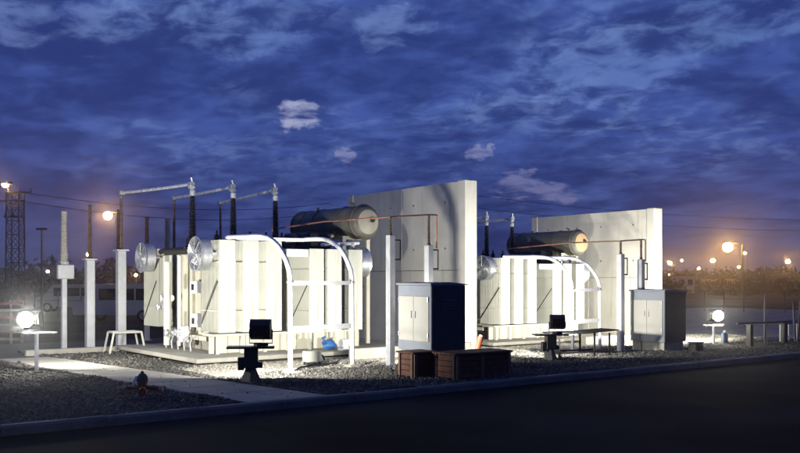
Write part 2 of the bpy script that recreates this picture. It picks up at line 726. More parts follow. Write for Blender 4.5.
def make_fan(parent, c, d, r):
    """axial fan: drum around an axis along x, mouth towards d = -1 or +1"""
    cx, cy, cz = c
    dep = .30
    m = MB()
    prof = [(r * .96, 0), (r * 1.04, .0), (r * 1.0, .035), (r * .97, .05), (r * .97, dep), (r * .94, dep), (r * .94, .05), (r * .96, 0)]
    m.lathe(prof, (cx + d * .15, cy, cz), (-d, 0, 0), 28, caps=False)
    fan = m.build('fan', M_GALV, parent)
    m = MB()
    for k in range(1, 7):
        m.torus((cx + d * .165, cy, cz), (1, 0, 0), r * k / 6.3, .008, 28, 4)
    for k in range(8):
        a = PI * 2 * k / 8
        m.cyl((cx + d * .17, cy + math.cos(a) * r * .12, cz + math.sin(a) * r * .12),
              (cx + d * .17, cy + math.cos(a) * r * .99, cz + math.sin(a) * r * .99), .009, seg=5)
    m.build('fan_guard', M_GALV, fan)
    m = MB()
    m.lathe([(.01, 0), (.09, .01), (.12, .05), (.12, .2), (.05, .22)], (cx + d * .13, cy, cz), (-d, 0, 0), 14)
    m.build('fan_hub', M_GALVP, fan)
    for k in range(6):
        a = 2 * PI * k / 6 + .2
        m = MB()
        ca, sa = math.cos(a), math.sin(a)
        rad = Vector((0, ca, sa))
        tan = Vector((0, -sa, ca))
        ax = Vector((d, 0, 0))
        o = Vector((cx + d * .02, cy, cz))
        bm = m.bm
        vs = []
        for rr, hw in ((.11, .05), (r * .5, .10), (r * .9, .13)):
            p = o + rad * rr
            vs.append((p + tan * hw + ax * hw * .6, p - tan * hw - ax * hw * .6))
        f = [(bm.verts.new(a1), bm.verts.new(b1), bm.verts.new(a1 + ax * .008), bm.verts.new(b1 + ax * .008)) for a1, b1 in vs]
        for q, w2 in zip(f, f[1:]):
            bm.faces.new((q[0], q[1], w2[1], w2[0]))
            bm.faces.new((q[3], q[2], w2[2], w2[3]))
            bm.faces.new((q[0], w2[0], w2[2], q[2]))
            bm.faces.new((q[1], q[3], w2[3], w2[1]))
        bm.faces.new((f[0][0], f[0][2], f[0][3], f[0][1]))
        bm.faces.new((f[-1][0], f[-1][1], f[-1][3], f[-1][2]))
        m.build('fan_blade', M_GALVP, fan)
    return fan


def make_radiator(parent, x, w, y0, y1, zb, zt, me, tank_y, brace=False):
    """a pack of plates between two header pipes that lead to the tank"""
    m = MB()
    xm = x + w / 2
    for z in (zb + .12, zt - .12):
        ye = tank_y
        a, b = (y0 + .02, ye) if ye > y1 else (y1 - .02, ye)
        m.cyl((xm, a, z), (xm, b, z), .055, seg=12)
        m.cyl((xm, (y1 if ye > y1 else y0) + (.05 if ye > y1 else -.05), z), (xm, (y1 if ye > y1 else y0) + (.08 if ye > y1 else -.08), z), .1, seg=12)
    rad = m.build('radiator', M_CREAM, parent)
    n = 19
    for k in range(n):
        yy = y0 + .015 + (y1 - y0 - .03) * k / (n - 1)
        put('radiator_plate', me, rad, (x, yy, zb))
    # tie bars and a diagonal brace on the open flank
    m = MB()
    m.box((-.005, y0 + .02, -.012), (.005, y1 - .02, .012))
    tb = m.mesh('tie_bar', M_CREAM2, 0)
    for z in (zb + .55, zt - .55):
        for xx in (x - .008, x + w + .008):
            put('tie_bar', tb, rad, (xx, 0, z))
    if brace:
        m = MB()
        L = math.hypot(y1 - y0 - .1, 1.1)
        an = math.atan2(1.1, y1 - y0 - .1)
        m.box((-.004, -L / 2, -.013), (.004, L / 2, .013))
        m.build('brace', M_DARK, rad, (x - .018, (y0 + y1) / 2, zb + .75)).rotation_euler = (-an, 0, 0)
    return rad


def make_transformer(label):
    t = thing('power_transformer', label, 'transformer', (*T1, 0), 0, 'power transformers in a row')
    # tank with stiffeners and cover
    m = MB()
    m.box((.35, 1.45, .62), (4.5, 3.5, 2.9), bevel=.02)
    m.build('tank', M_CREAM2, t, smooth=0)
    for i, yy in enumerate((1.75, 2.3, 2.85, 3.3)):
        m = MB()
        m.box((.27, yy - .05, .7), (.348, yy + .05, 2.8))
        m.build('tank_rib', M_CREAM2, t, smooth=0)
    for xx in (.55, 1.25, 1.95, 2.4, 3.1, 3.85, 4.3):
        m = MB()
        m.box((xx - .05, 1.37, .7), (xx + .05, 1.448, 2.8))
        m.build('tank_rib', M_CREAM2, t, smooth=0)
    m = MB()
    m.box((.25, 1.35, 2.902), (4.6, 3.6, 2.98), bevel=.01)
    for i in range(14):
        m.cyl((.32, 1.5 + i * .15, 2.98), (.32, 1.5 + i * .15, 3.01), .018, seg=6)
    m.build('tank_cover', M_CREAM2, t)
    # skid below the tank: panelled side that shows under the radiators
    m = MB()
    m.box((.15, 1.1, .505), (4.7, 3.75, .618))
    m.build('skid', M_CREAM2, t, smooth=0)
    for i in range(9):
        m = MB()
        m.box((.02 + i * .515, .62, .205), (.02 + i * .515 + .5, .68, .66), bevel=.008)
        m.build('skirt_panel', M_CREAM2, t, smooth=0)
    m = MB()
    m.box((-.02, .3, .665), (4.4, .95, .72))
    for i in range(7):
        m.box((.1 + i * .68, .35, .205), (.17 + i * .68, .42, .662))
    m.build('radiator_support', M_CREAM, t, smooth=0)

    pm1 = plate_mesh(.45, 2.34)
    pm2 = plate_mesh(.46, 2.22)
    for x in (0, .66, 1.33):
        make_radiator(t, x, .45, 0, 1.07, .77, 3.11, pm1, 1.45, x == 0)
    for x in (2.62, 3.19, 3.88):
        make_radiator(t, x, .46, 0, 1.07, .72, 2.94, pm2, 1.45, x == 2.62)
    for x in (-.05, .62, 1.3, 2.6, 3.25, 3.9):
        make_radiator(t, x, .45, 3.95, 5.0, .77, 3.03, pm2, 3.5, x == -.05)
    make_fan(t, (-.27, .52, 2.76), -1, .43)
    make_fan(t, (-.27, 4.25, 2.74), -1, .42)
    make_fan(t, (4.60, .55, 2.60), 1, .42)
    make_fan(t, (4.60, 4.4, 2.60), 1, .42)
    # fan brackets
    for y, z in ((.52, 2.76), (4.25, 2.74)):
        for k in (-.39, .39):
            m = MB()
            m.box((-.13, y + k - .03, z - .03), (-.02, y + k + .03, z + .03))
            m.build('fan_bracket', M_GALVP, t, smooth=0)

    # HV bushings
    for i, x in enumerate((.26 + .12, 1.61, 2.96)):
        y = 2.5
        m = MB()
        prof = [(.17, 2.985), (.17, 3.25), (.13, 3.27), (.10, 3.3)]
        z = 3.3
        n = 22
        for k in range(n):
            f = k / n
            r0 = .085 - .03 * f
            big = (.135 if k % 2 == 0 else .115) - .035 * f
            prof += [(r0, z), (big, z + .018), (r0, z + .03)]
            z += 1.12 / n
        prof += [(.055, z)]
        m.lathe(prof, (x, y, 0), (0, 0, 1), 14)
        b = m.build('bushing', M_BLACK, t)
        m = MB()
        m.lathe([(.06, 4.42), (.075, 4.44), (.075, 4.56), (.05, 4.58), (.025, 4.6), (.025, 4.74), (.01, 4.75)], (x, y, 0), (0, 0, 1), 12)
        m.box((x - .10, y - .05, 4.62), (x + .06, y + .05, 4.67))
        m.build('terminal', M_ALU, b)
        m = MB()
        m.lathe([(.21, 2.984), (.21, 3.03), (.17, 3.04)], (x, y, 0), (0, 0, 1), 16)
        m.build('flange', M_DARK, b)
    # low voltage bushings along the front of the cover
    for i in range(6):
        x = .75 + i * .5
        m = MB()
        prof = [(.11, 2.985), (.11, 3.08)]
        z = 3.09
        for k in range(5):
            prof += [(.055, z), (.10, z + .02), (.055, z + .04)]
            z += .05
        prof += [(.03, z), (.03, z + .1), (.01, z + .11)]
        m.lathe(prof, (x, 1.75, 0), (0, 0, 1), 10)
        m.build('low_voltage_bushing', M_BLACK, t)
    # cable tray along the left end of the cover, dark
    m = MB()
    m.tube([(.0, 2.1, 2.95), (.3, 2.3, 3.12), (.4, 2.5, 3.1)], .05, 8)
    m.build('cable_bundle', M_CABLE, t)
    m = MB()
    m.tube([(.17, 1.5, 2.70), (.17, 2.0, 2.86), (.17, 3.8, 2.86), (.17, 4.4, 2.83)], .055, 8)
    m.build('cable_bundle', M_CABLE, t)
    m = MB()
    m.tube([(.05, 1.5, 2.62), (.05, 1.6, 2.86), (.05, 2.0, 2.92), (.05, 3.8, 2.92), (.05, 4.3, 2.86)], .075, 8)
    m.build('cable_bundle', M_CABLE, t)
    # left end: riser pipe, control boxes, valves
    m = MB()
    m.cyl((.02, 2.55, .3), (.02, 2.55, 2.75), .05, seg=12)
    m.cyl((.02, 2.55, .5), (.35, 2.55, .5), .04, seg=10)
    m.build('riser_pipe', M_WHITE, t)
    m = MB()
    m.cyl((-.12, 3.05, .3), (-.12, 3.05, 2.6), .10, seg=14)
    m.build('riser_pipe', M_CREAM, t)
    for (y, z) in ((3.2, 1.6), (3.45, 1.35), (2.2, .7), (2.9, .65)):
        m = MB()
        m.cyl((-.02, y - .2, z), (-.02, y + .2, z), .045, seg=10)
        for k in (-.2, .2):
            m.cyl((-.02, y + k - .015, z), (-.02, y + k + .015, z), .085, seg=12)
        m.cyl((-.02, y, z), (-.22, y, z), .035, seg=8)
        v = m.build('valve', M_WHITE, t)
        m = MB()
        m.torus((-.24, y, z), (1, 0, 0), .09, .014, 16, 5)
        m.cyl((-.24, y - .09, z), (-.24, y + .09, z), .01, seg=5)
        m.cyl((-.24, y, z - .09), (-.24, y, z + .09), .01, seg=5)
        m.build('handwheel', M_GALV, v)
    for (y, z, h) in ((1.75, 1.75, .32), (1.72, .85, .36)):
        m = MB()
        m.box((.06, y - .18, z), (.268, y + .18, z + h), bevel=.01)
        b = m.build('control_box', M_WHITE, t, smooth=0)
        m = MB()
        m.box((.05, y - .08, z + .08), (.059, y + .08, z + .24))
        m.build('box_window', M_DARK, b, smooth=0)
    for i in range(5):
        m = MB()
        yy = 1.5 + i * .42
        m.tube([(-.1, yy, .22), (-.12, yy, .42), (-.05, yy + .06, .55), (.1, yy + .08, .6)], .022, 6)
        m.build('conduit', M_GALVP, t)
    m = MB()
    m.box((1.83 + .1, -.02, 2.72), (2.58, .04, 2.92), bevel=.008)
    m.build('marshalling_tray', M_WHITE, t, smooth=0)
    m = MB()
    m.box((-.1, 2.1, .42), (.1, 2.3, .85), bevel=.01)
    m.build('pump_body', M_WHITE, t, smooth=0)

    # conservator with dished ends on supports
    c = (5.11, 0, 3.80)
    r = .50
    m = MB()
    prof = [(.02, .78), (.22, .80), (.38, .85), (.47, .92), (r, 1.0), (r, 4.5), (.47, 4.58), (.38, 4.65), (.22, 4.7), (.02, 4.72)]
    m.lathe(prof, (c[0], 0, c[2]), (0, 1, 0), 28)
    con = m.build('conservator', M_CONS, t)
    for y, b in ((1.02, .03), (4.48, .03), (1.9, .016), (3.2, .016), (4.0, .016)):
        m = MB()
        m.torus((c[0], y, c[2]), (0, 1, 0), r + .004, b, 28, 5)
        m.build('band', M_CONS, con)
    m = MB()
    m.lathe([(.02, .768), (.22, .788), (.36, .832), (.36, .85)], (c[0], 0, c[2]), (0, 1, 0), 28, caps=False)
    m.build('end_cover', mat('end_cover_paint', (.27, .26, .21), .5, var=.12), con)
    m = MB()
    m.cyl((c[0] + .10, .80, c[2] + .05), (c[0] + .10, .72, c[2] + .05), .07, seg=14)
    m.build('oil_gauge', M_DARK, con)
    m = MB()
    m.tube([(c[0] - .2, 1.3, c[2] + .45), (c[0] - .2, 1.3, c[2] + .55), (c[0] - .35, 1.3, c[2] + .57)], .03, 8)
    m.build('vent_pipe', M_CONS, con)
    m = MB()
    m.tube([(c[0] - .2, 3.3, c[2] + .45), (c[0] - .2, 3.3, c[2] + .56)], .04, 8)
    m.build('filler_neck', M_CONS, con)
    for y in (1.5, 3.9):
        m = MB()
        m.box((4.62, y - .05, .2), (4.74, y + .05, 3.36))
        m.box((5.48, y - .05, .2), (5.6, y + .05, 3.36))
        m.box((4.62, y - .06, 3.3), (5.6, y + .06, 3.40))
        m.build('conservator_support', M_CREAM2, t, smooth=0)
    m = MB()
    m.tube([(4.75, 2.2, 3.45), (4.3, 2.2, 3.3), (3.9, 2.3, 3.2), (3.7, 2.35, 2.98)], .06, 10)
    m.cyl((4.35, 2.2, 3.32), (4.1, 2.24, 3.25), .11, seg=12)
    m.build('oil_pipe', M_CREAM2, t)
    # dark box standing on the cover in front of the conservator
    m = MB()
    m.box((3.55, 1.6, 2.985), (4.35, 3.1, 3.5), bevel=.06)
    m.build('dark_box', M_DARK, t, smooth=0)
    m = MB()
    m.tube([(3.3, .5, 3.08), (4.2, .5, 3.13), (4.62, .62, 3.16)], .05, 8)
    m.build('header_pipe', M_WHITE, t)
    for x, y, z in ((4.15, .2, 3.12), (4.15, .9, 3.14), (4.38, .78, 3.18)):
        m = MB()
        m.cyl((x, y, 2.95), (x, y, z), .04, seg=8)
        m.cyl((x, y, z - .06), (x, y, z - .03), .07, seg=8)
        m.build('top_valve', M_CREAM, t)
    return t


tr1 = make_transformer('large cream power transformer with tall radiator packs left of the nearer fire wall')
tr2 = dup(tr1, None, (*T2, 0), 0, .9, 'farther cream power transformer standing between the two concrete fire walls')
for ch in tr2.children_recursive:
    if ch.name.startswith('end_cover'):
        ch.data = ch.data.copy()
        ch.data.materials[0] = M_TAN  # orange lamp tint put into this copy's colour
        ch['label'] = 'end cover coloured tan for the orange lamp tint'

# ------------------------------------------------------------------ curved pipe frames in front of the radiators
def pipe_frame(x0, x1, y, dy, sc, label):
    t = thing('pipe_frame', label, 'pipe frame', (x0, y, 0), 0, 'curved white pipe frames', 1.0)
    base = [(0, 0), (.03, 2.15), (.07, 2.32), (.20, 2.53), (.35, 2.70), (.53, 2.86), (.76, 2.99), (1.01, 3.08), (1.3, 3.13), (1.6, 3.15), (3.22, 3.18)]
    for i, x in enumerate((0, x1 - x0)):
        m = MB()
        m.tube([(x, yy * sc + i * dy, zz * sc) for yy, zz in base], .055 * sc, 12)
        hp = m.build('hoop', M_WHITE, t)
        m = MB()
        m.box((x - .15, i * dy - .15, 0), (x + .15, i * dy + .15, .06), bevel=.012)
        m.lathe([(.095, .06), (.095, .085), (.07, .09)], (x, i * dy, 0), (0, 0, 1), 12)
        m.build('footing', M_CONC2, hp, smooth=0)
        m = MB()
        m.lathe([(.06 * sc, 0), (.078 * sc, .01), (.078 * sc, .05), (.06 * sc, .06)], (x + .0, i * dy + .03, 2.02 * sc), (0, 0, 1), 12)
        m.build('clamp', M_GALV, hp)
    w = x1 - x0
    for z, h in ((2.03, .045), (1.0, .06)):
        m = MB()
        m.prism([(.05, z * sc - h), (.05, z * sc + h), (w - .05, z * sc + h), (w - .05, z * sc - h)], 'y', -.02, .03)
        o = m.build('crossbar', M_WHITE, t, smooth=0)
        o.rotation_euler = (0, 0, math.atan2(dy, w))
    m = MB()
    m.prism([(.05, 3.1 * sc), (.05, 3.18 * sc), (w - .05, 3.18 * sc), (w - .05, 3.1 * sc)], 'y', 2.7 * sc, 2.78 * sc)
    m.build('crossbar', M_WHITE, t, smooth=0)
    return t


pipe_frame(9.93, 11.92, 17.35, .5, 1.0, 'curved white pipe frame in front of the larger transformer, behind the floodlight pedestal')
pipe_frame(19.25, 20.95, 17.45, .45, .89, 'curved white pipe frame in front of the farther transformer, behind the table')


# ------------------------------------------------------------------ LV bus posts and copper bus
def lv_post(x, y, h, ins, label):
    t = thing('bus_post', label, 'post', (x, y, 0), 0, 'square posts carrying the copper bus')
    m = MB()
    m.box((-.085, -.085, .012), (.085, .085, h), bevel=.012)
    m.build('column', M_GALVP, t, smooth=0)
    m = MB()
    m.box((-.15, -.15, 0), (.15, .15, .012))
    for a in (-.11, .11):
        for b in (-.11, .11):
            m.cyl((a, b, .012), (a, b, .05), .016, seg=6)
    m.build('base_plate', M_GALV, t)
    m = MB()
    prof = [(.045, h + .002), (.045, h + .05)]
    n = int(ins / .06)
    z = h + .05
    for k in range(n):
        prof += [(.025, z), (.048, z + .02), (.025, z + .035)]
        z += (ins - .06) / n
    prof += [(.03, z), (.03, h + ins)]
    m.lathe(prof, (0, 0, 0), (0, 0, 1), 10)
    m.build('insulator', M_BROWNP, t)
    m = MB()
    m.tube([(.085, 0, h - .12), (.30, 0, h - .12)], .018, 6)
    m.tube([(.30, 0, h - .10), (.30, 0, h - .62)], .016, 6)
    m.tube([(.30, 0, h - .60), (.085, 0, h - .60)], .022, 6)
    m.build('switch_handle', M_DARK, t)
    return t


lv_post(12.8, 17.5, 3.2, .42, 'pale square steel post with dark side handle left of the grey cabinet')
lv_post(14.0, 17.5, 2.98, .74, 'bluish square steel post rising behind the grey cabinet')
lv_post(20.75, 16.95, 2.86, .36, 'pale square steel post between the table and the farther cabinet')
lv_post(21.75, 17.0, 2.72, .58, 'square steel post rising behind the farther cabinet')


def copper_bus(pts, drop, label):
    m = MB()
    m.tube(pts, .022, 7)
    for p, q in drop:
        m.tube([p, q], .018, 6)
    o = m.build('copper_bus', M_COPPER)
    return tag(o, label, 'copper tube', 'copper bus tubes')


copper_bus([(12.2, 22.0, 3.55), (12.55, 20.2, 3.66), (12.8, 17.5, 3.64), (14.0, 17.5, 3.745), (14.25, 17.5, 3.745)],
           [((14.25, 17.5, 3.74), (14.25, 17.5, 2.9)), ((14.28, 17.5, 3.74), (14.0, 17.5, 3.74))],
           'thin reddish copper tube running along in front of the nearer fire wall')
copper_bus([(20.9, 21.9, 3.15), (20.85, 19.2, 3.26), (20.75, 16.95, 3.24), (21.75, 17.0, 3.31), (21.95, 17.0, 3.31)],
           [((21.95, 17.0, 3.3), (21.95, 17.0, 2.65))],
           'thin reddish copper tube before the farther fire wall')

# ------------------------------------------------------------------ HV posts on the left and bus tubes
def hv_post(x, y, h, top, w, r, ins, label, box=None, group='high voltage posts left of the transformers', insm=None):
    t = thing('insulator_post', label, 'post', (x, y, 0), 0, group)
    m = MB()
    m.box((-w / 2, -w / 2, .02), (w / 2, w / 2, h), bevel=.015)
    m.build('column', M_GALVP, t, smooth=0)
    m = MB()
    m.box((-w * .85, -w * .85, 0), (w * .85, w * .85, .02))
    m.build('base_plate', M_GALVP, t, smooth=0)
    m = MB()
    m.box((-w * .75, -w * .75, h), (w * .75, w * .75, h + .04))
    m.build('top_plate', M_GALVP, t, smooth=0)
    m = MB()
    z = h + .04
    prof = [(r * 1.2, z), (r * 1.2, z + .06)]
    n = int(ins * 1.6)
    z += .06
    st = (top - z - .06) / n
    for k in range(n):
        f = 1 - .25 * k / n
        prof += [(r * .86 * f, z), (r * 1.08 * f, z + st * .4), (r * .86 * f, z + st * .7)]
        z += st
    prof += [(r * .8, z), (r * .8, top)]
    m.lathe(prof, (0, 0, 0), (0, 0, 1), 10)
    m.build('insulator', insm or M_BROWNP, t)
    if box:
        m = MB()
        m.box((-box, -w / 2 - .14, h - .42), (box, -w / 2 - .003, h + .0), bevel=.02)
        m.build('terminal_box', M_GALVP, t, smooth=0)
    return t


hv_post(9.05, 25.75, 2.95, 4.62, .24, .05, 24, 'thick white post left of the radiators, carrying the leftmost pale bus tube')
hv_post(10.95, 26.4, 2.9, 4.62, .24, .05, 24, 'slim dark insulator post carrying the middle bus tube behind the transformer')
hv_post(12.85, 27.1, 2.9, 4.62, .24, .05, 24, 'slim dark insulator post carrying the right bus tube behind the transformer')
hv_post(8.3, 26.25, 2.68, 4.3, .24, .065, 22, 'white post with slim brown insulator, second thick post from the left')
hv_post(7.75, 26.9, 2.55, 4.12, .15, .115, 16, 'post with fat pale insulator and terminal box, leftmost by the path', box=.24, insm=M_GREYP)
hv_post(10.0, 28.7, 2.6, 4.4, .16, .07, 20, 'dark slim insulator post beside the amber lamp, behind the white posts')
hv_post(11.45, 30.0, 2.6, 4.28, .16, .09, 18, 'dark stubby insulator rising above the left fan')
hv_post(11.75, 28.9, 2.7, 4.18, .16, .115, 16, 'pale stubby insulator rising right of the left fan', insm=M_GREYP)


def bus_tube(p0, p1, label):
    t = thing('bus_tube', label, 'bus tube', p0, 0, 'pale bus tubes above the transformers')
    d = Vector(p1) - Vector(p0)
    m = MB()
    m.tube([Vector((0, 0, 0)), d * .33 + Vector((0, 0, -.015)), d * .66 + Vector((0, 0, -.015)), d], .046, 10)
    m.build('tube', M_ALU, t)
    u = d.normalized()
    for k, f in ((0, .0), (1, 1.0)):
        m = MB()
        p = d * f
        m.box((p.x - .07, p.y - .11, p.z - .07), (p.x + .07, p.y + .11, p.z + .07), bevel=.02)
        m.cyl((p.x, p.y, p.z), (p.x, p.y, p.z - .16), .035, seg=8)
        if k == 0:
            m.tube([(p.x, p.y - .08, p.z + .04), (p.x - .05, p.y - .1, p.z + .16), (p.x + .06, p.y - .02, p.z + .18)], .02, 6)
        m.build('clamp', M_GALV, t)
    return t


bus_tube((10.03, 23.0, 4.74), (9.05, 25.75, 4.66), 'pale aluminium bus tube from the left black bushing to the thick white post')
bus_tube((11.26, 23.0, 4.74), (10.95, 26.4, 4.66), 'pale aluminium bus tube leaving the middle black bushing of the larger transformer')
bus_tube((12.61, 23.0, 4.74), (12.85, 27.1, 4.66), 'pale aluminium bus tube leaving the right black bushing of the larger transformer')
bus_tube((20.71, 22.75, 4.27), (20.4, 26.4, 4.22), 'pale aluminium bus tube seen at the edge of the nearer fire wall')
bus_tube((21.93, 22.75, 4.27), (22.1, 26.8, 4.22), 'pale aluminium bus tube above the farther transformer beside the fire wall')
hv_post(20.4, 26.4, 2.6, 4.18, .22, .05, 22, 'insulator post behind the nearer fire wall, carrying a bus tube')
hv_post(22.1, 26.8, 2.6, 4.18, .22, .05, 22, 'insulator post behind the farther transformer, carrying a bus tube')

# pale guard frame at the foot of the thick post
t = thing('guard_frame', 'low pale steel frame with splayed legs at the foot of the thick white post', 'guard frame', (9.0, 25.3, 0))
for yy in (-.25, .25):
    for sx in (-1, 1):
        m = MB()
        m.tube([(sx * .52, yy, .0), (sx * .40, yy, .60)], .032, 6)
        m.build('leg', M_CREAM, t)
    m = MB()
    m.tube([(-.40, yy, .60), (.40, yy, .60)], .032, 6)
    m.build('top_rail', M_CREAM, t)
m = MB()
for sx in (-1, 1):
    m.tube([(sx * .4, -.25, .6), (sx * .4, .25, .6)], .028, 6)
m.build('side_rail', M_CREAM, t)


# ------------------------------------------------------------------ cabinets
def cabinet(x, y, w, d, h, z0, label, plabel):
    m = MB()
    m.box((x + .06, y + .06, -.05), (x + w - .02, y + d - .02, z0), bevel=.015)
    o = m.build('concrete_pedestal', M_CONC2, smooth=0)
    tag(o, plabel, 'pedestal', 'concrete pedestals under the cabinets')
    t = thing('control_cabinet', label, 'cabinet', (x, y, z0 + .003), 0, 'grey outdoor control cabinets')
    m = MB()
    m.box((.0, 0, 0), (w, d, h - .05), bevel=.01)
    m.build('body', M_CAB, t, smooth=0)
    m = MB()
    m.prism([(-.03, h - .048), (w + .06, h - .048), (w + .06, h - .025), (w / 2, h + .02), (-.03, h - .005)], 'y', -.03, d + .03)
    m.build('roof', M_CABDK if 0 else M_CAB, t, smooth=0)
    for k in range(2):
        y0 = .06 + k * (d - .12) / 2
        m = MB()
        m.box((-.022, y0 + .004, .22), (-.003, y0 + (d - .12) / 2 - .004, h - .30), bevel=.006)
        dr = m.build('door', M_DOOR, t, smooth=0)
        m = MB()
        hy = y0 + ((d - .12) / 2 - .07 if k == 0 else .07)
        m.box((-.05, hy - .012, h * .48), (-.023, hy + .012, h * .48 + .16), bevel=.004)
        m.build('handle', M_GALV, dr, smooth=0)
        m = MB()
        hy = y0 + (.02 if k == 0 else (d - .12) / 2 - .02)
        for z in (.32, h - .42):
            m.cyl((-.03, hy, z), (-.03, hy, z + .09), .012, seg=8)
        m.build('hinge', M_GALV, dr)
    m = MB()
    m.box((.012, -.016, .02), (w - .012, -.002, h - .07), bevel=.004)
    sp = m.build('side_shade_panel', M_CABSIDE, t, smooth=0)  # added panel, its dark colour stands in for shade on this side
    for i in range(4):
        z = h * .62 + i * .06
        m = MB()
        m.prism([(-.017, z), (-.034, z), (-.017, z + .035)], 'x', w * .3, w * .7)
        m.build('added_louvre', M_CABSIDE, sp, smooth=0)  # slats added to go with the shade panel
    return t


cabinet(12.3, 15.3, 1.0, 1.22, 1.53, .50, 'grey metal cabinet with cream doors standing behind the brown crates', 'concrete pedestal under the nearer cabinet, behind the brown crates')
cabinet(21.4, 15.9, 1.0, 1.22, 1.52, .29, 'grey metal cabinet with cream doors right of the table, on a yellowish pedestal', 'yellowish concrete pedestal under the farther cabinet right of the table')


# ------------------------------------------------------------------ crates
def crate(x, y, w, d, h, label):
    t = thing('wooden_crate', label, 'crate', (x, y, 0), 0, 'brown wooden crates before the cabinet')
    nb = 4
    bh = (h - .09) / nb
    for k in range(nb):
        z = .04 + k * bh
        for lo, hi in (((0, 0, z), (w, .025, z + bh - .008)), ((0, d - .025, z), (w, d, z + bh - .008)),
                       ((0, .027, z), (.025, d - .027, z + bh - .008)), ((w - .025, .027, z), (w, d - .027, z + bh - .008))):
            m = MB()
            m.box(lo, hi, bevel=.004)
            m.build('plank', M_WOOD, t, smooth=0)
    xs = [0, w] if w < 1 else [.02, w * .47, w - .02]
    for xx in xs:
        m = MB()
        m.box((min(max(xx - .035, 0), w - .07), -.03, .0), (min(max(xx + .035, .07), w), -.002, h - .05))
        m.build('batten', M_BATTEN, t, smooth=0)
    for yy in (.02, d - .09):
        m = MB()
        m.box((-.03, yy, 0), (-.002, yy + .06, h - .05))
        m.build('batten', M_BATTEN, t, smooth=0)
    n = 5
    for k in range(n):
        m = MB()
        a = -.04 + (d + .08) * k / n
        b = -.04 + (d + .08) * (k + 1) / n - .008
        m.box((-.05, a, h - .046), (w + .05, b, h - .004 + random.uniform(-.003, .003)), bevel=.004)
        m.build('lid_board', M_WOOD, t, smooth=0)
    return t


crate(12.0, 14.1, 1.55, .7, .57, 'long low dark brown wooden crate in front of the nearer cabinet')
crate(11.55, 14.95, .6, .55, .57, 'short dark brown wooden crate at the left end, behind the longer crate')

# orange tube leaning on the lit ground behind the crate
t = thing('orange_tube', 'short orange-red tube leaning over on the pale ground behind the long brown crate', 'tube', (15.35, 17.25, .02))
m = MB()
m.tube([(0, 0, 0), (.05, -.02, .30), (.13, -.05, .60)], .075, 14)
m.build('body', M_ORANGE, t)
m = MB()
m.tube([(.13, -.05, .601), (.15, -.055, .64)], .05, 10)
m.build('cap', M_WHITE, t)
m = MB()
m.tube([(-.06, .06, 0), (-.16, .04, .55)], .014, 6)
m.build('stick', M_TIMB, t)


# ------------------------------------------------------------------ floodlights
EM_MAIN = glow('floodlight_glass', (1.0, .965, .87), 5900)
EM_LOW = glow('floodlight_glass_low', (1.0, .965, .87), 4300)
EM_LEFT = glow('floodlight_glass_left', (1.0, .965, .87), 1300)
EM_RIGHT = glow('floodlight_glass_right', (1.0, .94, .78), 2600)
EM_SEEN = glow('floodlight_side_glass', (1.0, .97, .86), 330)
EM_SEENR = glow('floodlight_side_glass_warm', (1.0, .94, .76), 190)


def flood_head(parent, name, loc, direction, w, h, em):
    """rear housing with cooling fins, glass, yoke; shines along direction"""
    d = Vector(direction).normalized()
    q = d.to_track_quat('-Y', 'Z')
    m = MB()
    m.prism([(-.0, -h / 2), (.0, h / 2), (.05, h / 2), (.13, h * .3), (.13, -h * .3), (.05, -h / 2)], 'x', -w / 2, w / 2)
    for k in range(5):
        x = -w * .36 + k * w * .18
        m.box((x - .006, .125, -h * .3), (x + .006, .165, h * .3))
    hs = m.build(name, M_DARK, parent, loc, smooth=0)
    hs.rotation_mode = 'QUATERNION'
    hs.rotation_quaternion = q
    m = MB()
    m.box((-w / 2 - .01, -.03, -h / 2 - .01), (w / 2 + .01, -.002, -h / 2 + .025))
    m.box((-w / 2 - .01, -.03, h / 2 - .025), (w / 2 + .01, -.002, h / 2 + .01))
    m.box((-w / 2 - .01, -.03, -h / 2 + .026), (-w / 2 + .025, -.002, h / 2 - .026))
    m.box((w / 2 - .025, -.03, -h / 2 + .026), (w / 2 + .01, -.002, h / 2 - .026))
    m.build('rim', M_DARK, hs, smooth=0)
    m = MB()
    m.box((-w / 2 + .026, -.010, -h / 2 + .026), (w / 2 - .026, -.002, h / 2 - .026))
    m.build('reflector', M_GALV, hs, smooth=0)
    me = bpy.data.meshes.new('glass')
    a, b = (w * .23, h * .21) if em in (EM_MAIN, EM_LOW) else (w / 2 - .03, h / 2 - .03)
    me.from_pydata([(-a, -.016, -b), (a, -.016, -b), (a, -.016, b), (-a, -.016, b)], [], [(0, 1, 2, 3)])
    me.materials.append(em)
    put('glass', me, hs)
    return hs


